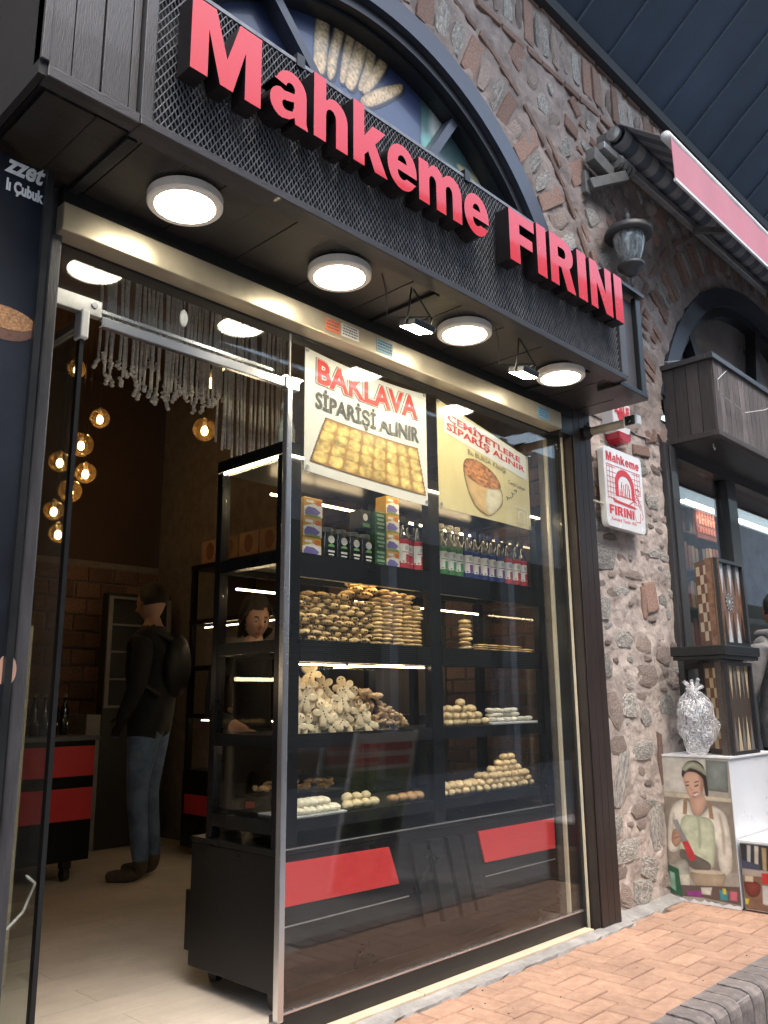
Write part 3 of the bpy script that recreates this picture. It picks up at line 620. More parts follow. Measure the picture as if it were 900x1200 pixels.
def flood(x, y, label):
    t = thing('floodlight', label, 'floodlight', (x, y, 2.5), 'small floodlights under the fascia')
    m = MB(); c = Vector((x, y, 2.50)); nrm = Vector((-.15, .22, -.96)).normalized(); u = Vector((1, 0, 0)); v_ = nrm.cross(u)
    def q(a, b, d): return c + u * a + v_ * b + nrm * d
    m.prism([(-.062, -.045), (.062, -.045), (.062, .045), (-.062, .045)], q, -.02, .008, 0); m.build('housing', BLACK, t, bevel=.004)
    MB().prism([(-.055, -.038), (.055, -.038), (.055, .038), (-.055, .038)], q, .0085, .010, 0).build('lens', FLOOD, t)
    mb = MB().tube([q(-.066, 0, 0), q(-.07, 0, -.06), (x - .04, y - .01, 2.655)], .004, 6); mb.tube([q(.066, 0, 0), q(.07, 0, -.06), (x - .03, y - .01, 2.655)], .004, 6)
    mb.build('bracket', BLACK, t)
    MB().tube([q(0, 0, -.02), (x + .06, y - .02, 2.56), (x - .12, y + .05, 2.52), (x - .16, y + .02, 2.62), (x - .2, y, 2.66)], .003, 5).build('cable', BLACK, t)
flood(2.36, -.40, 'lit square floodlight aimed at the BAKLAVA banner'); flood(3.07, -.42, 'lit square floodlight aimed at the yellow banner')

# ================================================================== RIGHT SIDE: EAVE, AWNING, LANTERN
ev = thing('eave_roof', 'dark blue metal roof with seams rising above the stone wall', 'roof', (4, -.2, 5.45))
sl = .78; f_ = lambda x, y, d=0: (x, y, 5.47 - y * sl + d)
MB().add([f_(-3, .4), f_(14, .4), f_(14, -1.15), f_(-3, -1.15), f_(-3, .4, .05), f_(14, .4, .05), f_(14, -1.15, .05), f_(-3, -1.15, .05)],
         [(0, 1, 2, 3), (7, 6, 5, 4), (0, 4, 5, 1), (1, 5, 6, 2), (2, 6, 7, 3), (3, 7, 4, 0)]).build('sheet', ROOFM, ev)
for i in range(24): 
    x = 1.5 + i * .42; MB().bar(f_(x, .0, -.012), f_(x, -1.15, -.012), .012, .012).build('seam', SEAM, ev)
MB().bar((-3, -.03, 5.45), (14, -.03, 5.45), .10, .09).build('wall_plate', mat('plate_dark', (.02, .022, .028), .6), ev)

an = thing('awning', 'rolled striped awning with pink valance and white front bar over the next shop', 'awning', (5, -.2, 4.6))
STRI = mat('awning_grey', (.27, .28, .30), .8, var=.2, scale=9, bump=.2); STRB = mat('awning_blue', (.11, .13, .17), .8, var=.2, scale=9, bump=.2)
PINK = mat('awning_pink', (.50, .19, .235), .7, var=.06, scale=3, bump=.06); WBAR = mat('white_bar', (.62, .63, .62), .35, var=.08)
RY, RZ = -.13, 4.77
m = MB(); x = 4.74; i = 0
while x < 10: m.lathe([(.075, x), (.075, x + .1)], (0, RY, RZ), 18, mi=i % 2, ax=0, cap=False); x += .1; i += 1
m.build('fabric_roll', [STRI, STRB], an, smooth=True)
MB().lathe([(.02, 4.70), (.05, 4.71), (.05, 4.74), (.02, 4.74)], (0, RY, RZ), 16, ax=0).build('end_cap', GALV, an)
m = MB(); x = 4.72; i = 0
while x < 10:
    m.add([(x, RY - .05, RZ + .05), (x + .1, RY - .05, RZ + .05), (x + .1, -.5, 4.545), (x, -.5, 4.545), (x, RY - .05, RZ + .056), (x + .1, RY - .05, RZ + .056), (x + .1, -.5, 4.551), (x, -.5, 4.551)], [(0, 1, 2, 3), (7, 6, 5, 4), (0, 4, 7, 3), (1, 2, 6, 5)], i % 2); x += .1; i += 1
m.build('canopy', [STRI, STRB], an)
MB().lathe([(.034, 4.68), (.034, 10)], (0, -.5, 4.545), 14, ax=0).build('front_bar', WBAR, an, smooth=True)
m = MB(); n = 90
v = []; f = []
for i in range(n + 1):
    x = 4.70 + i * 5.3 / n; w_ = .006 * math.sin(i * .8)
    v += [(x, -.527 + w_ * .2, 4.53), (x, -.531 + w_, 4.235), (x, -.523 + w_ * .2, 4.53), (x, -.527 + w_, 4.235)]
for i in range(n): k = i * 4; f += [(k, k + 4, k + 5, k + 1), (k + 2, k + 3, k + 7, k + 6), (k, k + 2, k + 6, k + 4), (k + 1, k + 5, k + 7, k + 3)]
f += [(0, 1, 3, 2), (n * 4, n * 4 + 2, n * 4 + 3, n * 4 + 1)]
m.add(v, f).build('valance', PINK, an, smooth=False)
MB().box(4.695, 10, -.537, -.522, 4.215, 4.236).build('hem_bar', WBAR, an)
MB().bar((4.55, -.12, 4.60), (10, -.12, 4.60), .05, .05).build('torsion_bar', GALV, an, bevel=.004)
DG = mat('bracket_grey', (.13, .13, .125), .6, var=.3, scale=12, bump=.3)
MB().bar((4.78, -.005, 4.70), (4.78, -.10, 4.70), .12, .22).build('wall_bracket', DG, an)
MB().bar((4.45, -.09, 4.50), (4.70, -.09, 4.46), .07, .10).build('bracket_tube', DG, an, bevel=.005)
MB().bar((4.47, -.06, 4.30), (4.78, -.16, 4.46), .05, .07).build('arm', DG, an, bevel=.005)
MB().bar((4.46, -.03, 4.24), (4.46, -.03, 4.40), .05, .05).build('bracket_foot', DG, an, bevel=.004)
m = MB()
for i in range(4): m.lathe([(.045, 4.72 + i * .05), (.055, 4.74 + i * .05), (.045, 4.76 + i * .05)], (0, -.13, 4.56), 12, ax=0)
m.build('gear', DG, an)
for x in (5.9, 7.4): MB().bar((x, -.14, 4.55), (x + .25, -.47, 4.50), .035, .045).build('folding_arm', DG, an)

ln = thing('wall_lantern', 'old grey street lantern with clouded glass on the stone wall', 'lantern', (4.75, -.18, 3.85))
lx, ly, lz = 4.74, -.17, 3.68
IRON = mat('iron', (.05, .052, .055), .5, var=.3, scale=16, bump=.2)
MB().lathe([(.02, .03), (.045, .05), (.05, .075), (.085, .09), (.09, .11), (.06, .12)], (lx, ly, lz), 20).build('base', IRON, ln, smooth=True)
MB().lathe([(.050, .12), (.072, .16), (.096, .23), (.108, .29), (.10, .325)], (lx, ly, lz), 24, cap=False).build('glass', mat('cloudy_glass', (.22, .25, .26), .18, var=.7, scale=9, stretch=(6, 6, 1), coat=1), ln, smooth=True)
MB().lathe([(.100, .318), (.150, .312), (.158, .325), (.145, .36), (.10, .385), (.05, .40), (.03, .415), (.022, .44), (.03, .455), (.012, .48), (.002, .5)], (lx, ly, lz), 24).build('cap', IRON, ln, smooth=True)
MB().tube([(lx, ly, lz + .04), (lx, ly, lz - .03), (lx, ly + .06, lz - .08), (lx, -.0, lz - .06)], .013, 8).build('arm', IRON, ln, smooth=True)
MB().lathe([(.05, 0), (.05, .02), (.02, .03)], (lx, -.03, lz - .06), 16, ax=1).build('wall_plate', IRON, ln)

# ================================================================== SECOND ARCH AND SHOP
a2 = thing('arched_window', 'dark arched window above the boarded box of the next shop', 'window', (A2[0], 0, A2[1]))
ringmesh(A2, R2 - .12, R2 + .03, -.03, .14, 20, 160, 60).build('outer_frame', mat('dark_blue_frame', (.03, .035, .05), .45, var=.3, scale=5, bump=.15), a2)
ringmesh(A2, R2 - .20, R2 - .121, .03, .18, 20, 160, 60).build('frame', DKF, a2)
MB().bar((5.95, .07, 4.0), (6.62, .07, 2.9), .10, .09, up=(0, 1, 0)).build('mullion', DKF, a2)
MB().bar((7.55, .07, 4.3), (7.25, .07, 2.9), .10, .09, up=(0, 1, 0)).build('mullion', DKF, a2)
pts = arc(*A2, R2 - .19, R2 - .19, 25, 155, 30)
MB().prism(pts, XZ(0), .12, .126).build('pane', mat('brown_reflection_glass', (.26, .215, .19), .12, var=.3, scale=1.5, coat=.8, spec=.8), a2)  # brownish reflection put into the pane's base colour
MB().prism([(6.60, 3.05), (6.62, 3.55), (6.85, 3.72), (6.98, 3.64), (7.12, 3.72), (7.15, 3.3), (7.1, 3.05)], XZ(0), .116, .119).build('paper', mat('paper', (.52, .55, .53), .6), a2)

bx = thing('boarded_box', 'boxed sign housing of weathered grey boards over the next shop', 'housing', (6.5, -.2, 2.75))
BX0, BY, BZ0, BZ1 = 5.40, -.37, 2.75, 3.30
x = BX0 + .012; i = 0
while x < 9.2:
    wd = R.uniform(.075, .105); MB().box(x + .002, x + wd - .002, BY, BY + .022 - .004 * (i % 2), BZ0 + .03, BZ1 - .02).build('board', GREYWOOD, bx); x += wd; i += 1
for k in range(4): MB().box(BX0, BX0 + .018 + .003 * (k % 2), BY + .012 + k * .088, BY + .096 + k * .088, BZ0 + .03, BZ1 - .02).build('board', DARKBOARD, bx)
MB().box(BX0 - .02, 9.2, BY - .018, BY + .03, BZ1 - .019, BZ1 + .02).build('top_trim', BLACKWOODH, bx, bevel=.003)
MB().box(BX0 - .022, BX0 + .03, BY + .031, 0, BZ1 - .019, BZ1 + .02).build('top_trim', BLACKWOOD, bx, bevel=.003)
MB().box(BX0 - .012, 9.2, BY - .010, BY + .03, BZ0 - .01, BZ0 + .029).build('bottom_trim', DARKBOARD, bx, bevel=.003)
MB().box(BX0 - .014, BX0 + .03, BY + .031, 0, BZ0 - .01, BZ0 + .029).build('bottom_trim', DARKBOARD, bx, bevel=.003)
MB().box(BX0 + .03, 9.2, BY + .031, .03, BZ0 - .004, BZ0 + .02).build('soffit', SOFFIT, bx)
MB().box(BX0 + .03, 9.2, BY + .03, 0, BZ1 - .02, BZ1).build('top', BLACKM, bx)
ck = MB().tube([(5.42, -.02, 3.36), (5.60, -.2, 3.38), (5.72, -.36, 3.30), (5.40, -.40, 3.12), (5.42, -.39, 3.05)], .0035, 5)
cb = ck.tube([(5.44, -.395, 3.03), (5.8, -.41, 2.98), (6.2, -.41, 3.10), (6.5, -.40, 3.22)], .0035, 5).build('cable', mat('white_cable', (.5, .5, .5), .5)); tag(cb, 'loose pale cable looping across the weathered boards', 'cable')
hk = MB().tube([(5.60, -.25, 2.75), (5.60, -.25, 2.72), (5.615, -.25, 2.705), (5.625, -.25, 2.725)], .004, 6).build('hook', WHITEP, bx)

s2 = thing('shop_front', 'dark timber front of the neighbouring shop with lit shelves inside', 'shop front', (6.5, .1, 0))
MB().box(5.285, 5.46, -.045, .12, -.12, 2.74).build('post', BLACKWOOD, s2, bevel=.005)
MB().box(5.33, 5.41, -.058, -.046, 1.0, 2.72).build('post_panel', BLACKWOOD, s2, bevel=.003)
MB().box(6.36, 6.53, -.02, .1, .0, 2.67).build('post', BLACKWOOD, s2, bevel=.004)
MB().box(5.46, 9.4, -.03, .1, 2.67, 2.745).build('header', BLACKWOODH, s2)
MB().box(5.46, 9.4, -.02, .1, -.12, .55).build('base', BLACKWOODH, s2)
MB().box(5.47, 6.355, .03, .036, .55, 2.665).build('pane', GLASSC, s2)
MB().box(6.535, 9.39, .03, .036, .55, 2.665).build('pane', glass('shop_glass_b', (.9, .92, .93), .06), s2)
MB().box(6.55, 9.3, .045, .10, 1.60, 1.64).build('glazing_bar', BLACKWOODH, s2)
struct(MB().box(5.3, 10.5, 2.2, 2.3, -.1, 3).build('wall_shop', mat('shop_inner', (.09, .065, .05), .8, var=.3, scale=3)))
struct(MB().box(5.25, 10.5, .1, 2.25, 2.9, 3).build('ceiling_shop', mat('shop_inner2', (.16, .13, .10), .8)))
struct(MB().box(5.25, 10.5, .1, 2.25, -.2, -.08).build('floor_shop', PLASTER))
struct(MB().box(10.4, 10.5, .1, 2.25, -.1, 3).build('wall_end', mat('shop_inner', (.09, .065, .05), .8)))
struct(MB().box(4.35, 4.45, .45, 3.0, -.1, 3.2).build('wall_between', PLASTER))
sh = thing('wall_shelf', 'dark shelving full of boxed souvenirs inside the next shop', 'shelf', (6.3, .7, .6))
m = MB()
for k in range(6): m.box(5.5, 8.3, .75, 1.1, .75 + k * .35, .77 + k * .35)
m.box(5.5, 8.3, 1.1, 1.12, .5, 2.85); m.build('shelf_board', BLACKWOODH, sh)
WPK = [mat('pack%d' % i, c, .5, var=.25, scale=20) for i, c in enumerate([(.30, .20, .12), (.22, .05, .035), (.13, .10, .08), (.40, .30, .19), (.28, .06, .045)])]
RR = random.Random(4)
proto = [MB().box(-.035, .035, -.05, .05, 0, .22).build('souvenir_box', m_) for m_ in WPK]
for i_, p_ in enumerate(proto): tag(p_, 'boxed souvenir upright on the dark shelves of the next shop', 'box', 'boxed souvenirs on the next shop shelves')
for k in range(1, 6):
    x = 5.56
    while x < 8.2:
        if RR.random() < .85: dup(RR.choice(proto), (x, .84, .772 + k * .35), 0, scale=(.9, 1, RR.uniform(.8, 1.2)))
        x += .078
for p_ in proto: bpy.data.objects.remove(p_)
rs = thing('sign', 'red patterned display hung in the next shop window beside its shelves', 'sign', (7.45, .6, 2.6))
MB().box(7.20, 7.66, .60, .62, 2.42, 2.78).build('board', mat('dark_red', (.20, .03, .025), .5), rs)
m = MB()
for k in range(4):
    for q in range(7): m.box(7.24 + q * .058, 7.28 + q * .058, .594, .5995, 2.47 + k * .075, 2.52 + k * .075 + .012 * ((q * k) % 2))
m.build('pattern', mat('sal_red', (.50, .14, .10), .5), rs)
lt = thing('strip_light', 'long warm strip light under the ceiling of the next shop', 'light', (7.5, .5, 2.66))
MB().box(6.7, 9.2, .46, .54, 2.66, 2.72).build('housing', WHITEP, lt); MB().box(6.72, 9.18, .47, .53, 2.652, 2.659).build('tube', glow('strip', (1, .78, .5), 6), lt)

# ================================================================== CCTV, ALARM BOX, NAME PLATE
cc = thing('security_camera', 'white bullet camera on a beige tube fixed to the brown post', 'camera', (4.2, -.07, 2.54))
TUBE = mat('beige_tube', (.36, .32, .26), .45, var=.12, scale=8)
MB().lathe([(.035, -.072), (.045, -.09), (.028, -.115), (.022, -.13)], (4.19, 0, 2.545), 12, ax=1).build('mount', BLACKM, cc)
MB().tube([(4.19, -.12, 2.545), (4.19, -.335, 2.545)], .0245, 16).build('tube', TUBE, cc, smooth=True)
MB().box(4.158, 4.228, -.412, -.33, 2.512, 2.578).build('body', WHITEP, cc, bevel=.012)
MB().box(4.150, 4.162, -.405, -.345, 2.516, 2.570).build('face', BLACK, cc, bevel=.008)
MB().lathe([(.014, 0), (.014, -.004), (.008, -.006)], (4.150, -.375, 2.543), 16, ax=0).build('lens', mat('lens', (.01, .01, .014), .05, coat=1), cc)
MB().tube([(4.20, -.06, 2.50), (4.23, -.08, 2.60), (4.24, -.05, 2.66)], .004, 5).build('cable', BLACK, cc)

WSGN = mat('white_sign', (.74, .75, .76), .25, var=.03, coat=.5); REDI = mat('red_ink', (.60, .03, .045), .3, var=.04)
kb_ = thing('alarm_box', 'white alarm box with red emblem half hidden above the security camera', 'alarm', (4.62, 0, 2.72))
m = MB().prism([(4.50, 2.84), (4.74, 2.84), (4.72, 2.66), (4.68, 2.62), (4.57, 2.62), (4.52, 2.66)], lambda a, b, d: (a, d, b), -.09, 0.0); m.build('cover', WSGN, kb_, bevel=.008)
MB().prism([(4.55, 2.64), (4.71, 2.64), (4.70, 2.60), (4.66, 2.575), (4.60, 2.575), (4.56, 2.60)], lambda a, b, d: (a, d, b), -.10, .0).build('beacon', mat('red_lens', (.45, .02, .04), .15, coat=.8), kb_, bevel=.006)
m = MB().prism(arc(4.62, 2.765, .065, .06, 180, 360, 16) + arc(4.62, 2.765, .065, .018, 0, 180, 10), lambda a, b, d: (a, d, b), -.0915, -.0905, 0)
m.text('KALE', (4.53, -.0925, 2.755), (.185, 0, 0), (0, 0, .065), 1, .001, .05)
m.build('emblem', [REDI, mat('white_red', (.62, .05, .07), .3)], kb_)

pl = thing('name_plate', 'white plate lettered Mahkeme FIRINI with a red oven drawing, on the stone pier', 'sign', (4.6, -.06, 2.27))
px0, px1, pz0, pz1 = 4.365, 4.835, 2.025, 2.515
rr_ = .035
ringp = arc(px1 - rr_, pz1 - rr_, rr_, rr_, 0, 90, 5) + arc(px0 + rr_, pz1 - rr_, rr_, rr_, 90, 180, 5) + arc(px0 + rr_, pz0 + rr_, rr_, rr_, 180, 270, 5) + arc(px1 - rr_, pz0 + rr_, rr_, rr_, 270, 360, 5)
MB().prism(ringp, XZ(0), -.085, -.045).build('board', WSGN, pl, bevel=.002)
Yp = -.0858; W_ = px1 - px0; H_ = pz1 - pz0
u = lambda a: px0 + a * W_
v = lambda b: pz0 + b * H_
m = MB(); glyphs(m, 'Mahkeme', u(.06), u(.92), v(.82), H_ * .115, Yp, .0008); glyphs(m, 'FIRINI', u(.07), u(.70), v(.155), H_ * .115, Yp, .0008)
m.text('Kuruluş Tarihi 1931', (u(.10), Yp, v(.07)), (W_ * .66, 0, 0), (0, 0, H_ * .055), 0, .0006, .0, shear=.35)
m.build('lettering', REDI, pl)
m = MB()
def ln2(pts, t=.004, mi=0):
    for a, b in zip(pts, pts[1:]): m.bar((u(a[0]), Yp, v(a[1])), (u(b[0]), Yp, v(b[1])), .0008, t, up=(0, 0, 1) if abs(a[0] - b[0]) > .01 else (1, 0, 0), mi=mi)
for k in range(7):
    z_ = .36 + k * .065
    ln2([(.06, z_), (.27 + .02 * (k > 4), z_)], .003); ln2([(.73 - .02 * (k > 4), z_), (.92, z_)], .003)
for a_ in (.06, .13, .20): ln2([(a_, .34), (a_, .77)], .003)
for a_ in (.78, .85, .92): ln2([(a_, .50), (a_, .77)], .003)
ln2([(.06, .775), (.94, .775)], .004)
V, F, Q = outline([[(.25, .40)] + arc(.50, .56, .25, .20, 180, 0, 18) + [(.75, .40), (.67, .40)] + arc(.50, .55, .17, .13, 0, 180, 16) + [(.33, .40)]], .0008, (W_, H_), (px0, Yp, pz0)); m.add(V, F, [0] * len(F))
m.prism([(u(.17), v(.35)), (u(.66), v(.33)), (u(.80), v(.31)), (u(.70), v(.295)), (u(.20), v(.315))], XZ(0), Yp - .001, Yp, 0)
for q in range(9):                                       # flames
    a_ = .37 + q * .032; ln2([(a_, .41), (a_ + .03 * math.sin(q * 2.1), .47 + .10 * abs(math.sin(q * 1.3)) + .03)], .006)
ln2([(.34, .41), (.66, .41)], .005)
# baker with his peel
ln2([(.60, .34), (.74, .40), (.80, .38)], .007); ln2([(.74, .40), (.72, .22), (.76, .14), (.86, .14)], .004); ln2([(.80, .46), (.92, .36), (.95, .22), (.90, .18)], .004); ln2([(.74, .42), (.80, .47), (.86, .45), (.84, .38), (.90, .30)], .004)
ln2([(.78, .49), (.79, .56), (.85, .58), (.89, .52), (.85, .48), (.79, .49)], .005); ln2([(.86, .14), (.88, .26)], .004)
m.build('oven_drawing', REDI, pl)
for x, z in ((px0 + .03, 2.12), (px1 - .03, 2.12)): MB().tube([(x, -.045, z), (x, .0, z)], .006, 8).build('stand_off', GALV, pl)
MB().tube([(4.24, -.068, 2.155), (4.375, -.064, 2.155)], .006, 8).build('rod', CREAM, pl)

# ================================================================== RIGHT: WHITE BOXES, BACKGAMMON SETS, BAG
WALLX = 4.948
WBOX = mat('white_laminate', (.66, .68, .72), .3, var=.05, scale=3, coat=.3)
wb = thing('display_box', 'white box with a poster of a smiling woman in an apron on its side', 'box', (5.2, -.2, -.1))
MB().box(WALLX + .002, 5.62, -.42, -.012, -.095, .70).build('carcass', WBOX, wb, bevel=.003)
MB().box(WALLX - .004, 5.63, -.43, -.0, .7005, .711).build('top', WHITEP, wb)
MB().box(WALLX - .014, WALLX - .006, .0, .035, -.10, .69).build('edge_strip', WHITEP, wb)
PW = {'bg': [(-.008, .698), (-.419, .698), (-.419, -.085), (-.008, -.088)], 'glassA': [(-.027, .69), (-.224, .69), (-.212, .511), (-.017, .527)], 'frameA': [(-.009, .695), (-.283, .694), (-.269, .502), (-.009, .498)],
 'glassB': [(-.287, .688), (-.41, .684), (-.403, .515), (-.276, .52)], 'shelf': [(-.009, .496), (-.415, .484), (-.415, .464), (-.009, .471)], 'wall': [(-.009, .47), (-.415, .462), (-.41, .09), (-.009, .094)],
 'hair': [(-.131, .598), (-.143, .645), (-.178, .679), (-.228, .686), (-.27, .66), (-.281, .606), (-.288, .489), (-.268, .484), (-.26, .56), (-.172, .614), (-.144, .576)],
 'face': [(-.14, .588), (-.168, .619), (-.222, .617), (-.258, .587), (-.261, .533), (-.244, .486), (-.212, .459), (-.18, .464), (-.155, .508)],
 'neck': [(-.172, .478), (-.252, .496), (-.272, .462), (-.248, .405), (-.208, .366), (-.180, .395), (-.170, .444)], 'band': [(-.136, .624), (-.158, .662), (-.2, .679), (-.246, .668), (-.279, .629), (-.28, .597), (-.247, .624), (-.185, .642), (-.148, .625)],
 'cheek': [(-.14, .588), (-.15, .56), (-.158, .51), (-.18, .468), (-.164, .50), (-.145, .55)], 'shade': [(-.236, .60), (-.258, .585), (-.262, .533), (-.246, .488), (-.238, .52), (-.246, .56)], 'hl1': [(-.15, .625), (-.18, .66), (-.22, .665), (-.19, .65), (-.16, .622)], 'lip': [(-.186, .50), (-.226, .512), (-.231, .497), (-.206, .472), (-.19, .484)], 'smile': [(-.185, .497), (-.2, .493), (-.224, .506), (-.229, .497), (-.206, .478)], 'browA': [(-.150, .560), (-.178, .566), (-.176, .560), (-.152, .554)], 'browB': [(-.203, .562), (-.238, .572), (-.236, .565), (-.205, .556)], 'noseL': [(-.176, .545), (-.182, .515), (-.196, .512), (-.190, .518), (-.184, .520)],
 'eyeA': [(-.154, .542), (-.176, .547), (-.173, .538), (-.155, .535)], 'eyeB': [(-.203, .54), (-.234, .553), (-.231, .543), (-.208, .533)],
 'blouse': [(-.041, .39), (-.087, .448), (-.159, .472), (-.181, .383), (-.208, .363), (-.255, .398), (-.293, .445), (-.374, .407), (-.392, .304), (-.389, .106), (-.35, .067), (-.307, .096), (-.313, .262), (-.102, .277), (-.077, .166), (-.012, .158), (-.019, .269)],
 'apron': [(-.119, .378), (-.209, .376), (-.304, .366), (-.301, .208), (-.278, .093), (-.182, .081), (-.079, .131), (-.087, .275)], 'strapA': [(-.133, .461), (-.159, .472), (-.146, .378), (-.121, .378)], 'strapB': [(-.277, .462), (-.298, .45), (-.304, .362), (-.278, .368)],
 'fold2': [(-.33, .40), (-.345, .30), (-.34, .18), (-.352, .18), (-.36, .30), (-.345, .40)], 'fold3': [(-.06, .38), (-.052, .30), (-.04, .22), (-.05, .22), (-.064, .30), (-.07, .38)], 'fold': [(-.205, .37), (-.21, .3), (-.2, .2), (-.212, .2), (-.222, .3), (-.214, .37)], 'belt': [(-.085, .194), (-.18, .16), (-.267, .126), (-.26, .082), (-.172, .071), (-.079, .131)], 'hand': [(-.048, .285), (-.1, .305), (-.114, .278), (-.106, .232), (-.064, .183), (-.036, .216)],
 'blendS': [(-.055, .340), (-.086, .346), (-.108, .286), (-.138, .235), (-.102, .223), (-.073, .290)], 'blendR': [(-.102, .223), (-.138, .235), (-.184, .138), (-.143, .122)], 'fin1': [(-.05, .262), (-.098, .282), (-.1, .272), (-.052, .252)], 'fin2': [(-.05, .242), (-.102, .262), (-.104, .252), (-.052, .232)],
 'jug': [(-.038, .117), (-.134, .137), (-.133, -.013), (-.08, -.029)], 'milk': [(-.06, .04), (-.13, .05), (-.13, -.013), (-.085, -.025)], 'bowl': [(-.133, .075), (-.352, .091), (-.331, .013), (-.268, -.021), (-.182, -.024), (-.14, .023)], 'bowlT': [(-.14, .078), (-.34, .092), (-.33, .07), (-.15, .06)],
 'table': [(-.009, -.02), (-.415, .02), (-.415, -.075), (-.2, -.065), (-.009, -.078)], 'green': [(-.009, .09), (-.069, .072), (-.079, -.08), (-.009, -.058)], 'label': [(-.012, .055), (-.042, .046), (-.043, -.051), (-.012, -.035)], 'purple': [(-.112, -.04), (-.199, -.032), (-.187, -.068), (-.111, -.064)],
 'wbowl': [(-.194, -.012), (-.259, -.003), (-.247, -.045), (-.196, -.046)], 'teal': [(-.299, -.009), (-.35, -.011), (-.344, -.061), (-.302, -.062)], 'pink': [(-.359, -.009), (-.4, -.008), (-.395, -.055), (-.354, -.056)], 'yellow': [(-.318, .0), (-.338, .0), (-.338, -.03), (-.318, -.03)]}
CL = {'cheek': (.47, .24, .16), 'shade': (.38, .19, .13), 'hl1': (.50, .52, .40), 'lip': (.42, .10, .10), 'fold2': (.44, .36, .27), 'fold3': (.46, .38, .29), 'bg': (.36, .32, .27), 'glassA': (.42, .46, .40), 'frameA': (.55, .52, .45), 'glassB': (.20, .22, .20), 'shelf': (.58, .49, .36), 'wall': (.30, .25, .20), 'hair': (.03, .02, .018), 'face': (.64, .39, .28), 'neck': (.56, .335, .24), 'band': (.35, .36, .25), 'smile': (.78, .70, .66),
      'eyeA': (.05, .03, .03), 'eyeB': (.05, .03, .03), 'browA': (.07, .04, .03), 'browB': (.07, .04, .03), 'noseL': (.40, .21, .14), 'blouse': (.76, .69, .58), 'apron': (.52, .54, .38), 'strapA': (.35, .22, .13), 'strapB': (.35, .22, .13), 'fold': (.35, .36, .25), 'belt': (.13, .11, .09), 'hand': (.52, .29, .19), 'blendS': (.28, .28, .28),
      'blendR': (.55, .04, .05), 'fin1': (.40, .21, .14), 'fin2': (.40, .21, .14), 'jug': (.42, .40, .34), 'milk': (.6, .56, .46), 'bowl': (.40, .31, .21), 'bowlT': (.55, .47, .34), 'table': (.12, .08, .07), 'green': (.02, .10, .05), 'label': (.25, .40, .30), 'purple': (.32, .05, .25), 'wbowl': (.62, .58, .5), 'teal': (.04, .25, .28), 'pink': (.55, .13, .18), 'yellow': (.6, .48, .05)}
def poster(P, CL, x, name, parent, st=.0003):
    m = MB(); mats = []; idx = {}
    for i, (k, ring) in enumerate(P.items()):
        c = CL[k]
        if c not in idx: idx[c] = len(mats); mats.append(mat('p' + str(c), c, .35, var=.10, scale=25, coat=.4))
        # round the outline a little
        r2 = ring
        if k in ('hair', 'face', 'neck', 'band', 'blouse', 'apron', 'hand', 'bowl', 'smile', 'eyeA', 'eyeB', 'pot', 'fold', 'hand2', 'belt', 'bowlT', 'jug', 'noseL', 'browA', 'browB', 'cheek', 'shade', 'hl1', 'hl2', 'fold2', 'fold3', 'lip'):
            for _ in range(2): r2 = [(p[0] * (1 - t) + q[0] * t, p[1] * (1 - t) + q[1] * t) for p, q in zip(r2, r2[1:] + r2[:1]) for t in (.22, .78)]
        m.prism(r2, lambda a, b, d: (x - d, a, b), (i * st), (i * st + st * .9), idx[c])
    return m.build(name, mats, parent)
SOFTS = {'bg': 0, 'frameA': .004, 'glassA': .006, 'glassB': .006, 'wall': .006, 'table': .01}
def soft_poster(P_, CL_, f, parent, x0, x1, y0, y1, nx, ny):
    lay = []
    for k, ring in P_.items():
        org = k in ('hair', 'face', 'neck', 'band', 'blouse', 'apron', 'hand', 'bowl', 'smile', 'eyeA', 'eyeB', 'pot', 'fold', 'belt', 'bowlT', 'jug', 'noseL', 'browA', 'browB', 'cheek', 'shade', 'hl1', 'fold2', 'fold3', 'lip')
        soft = .016 if k in ('cheek', 'shade', 'fold', 'fold2', 'fold3', 'hl1') else .0035; rim = {'face': .28, 'blouse': .42, 'apron': .40, 'neck': .30, 'hand': .5, 'bowl': .5, 'pot': .6, 'band': .4, 'glassA': .35, 'glassB': .5, 'jug': .5, 'wall': .25}.get(k, .18)
        lay.append((chaikin(ring) if org else ring, CL_[k], soft, rim, .018 if k != 'wall' else .06, .32 if k not in ('face', 'neck') else .12, 26 if k != 'band' else 90))
    return printed('poster', parent, f, x0, x1, y0, y1, nx, ny, lay)
soft_poster(PW, CL, lambda a, b: (WALLX - .002, a, b), wb, -.418, -.009, -.084, .697, 120, 220)
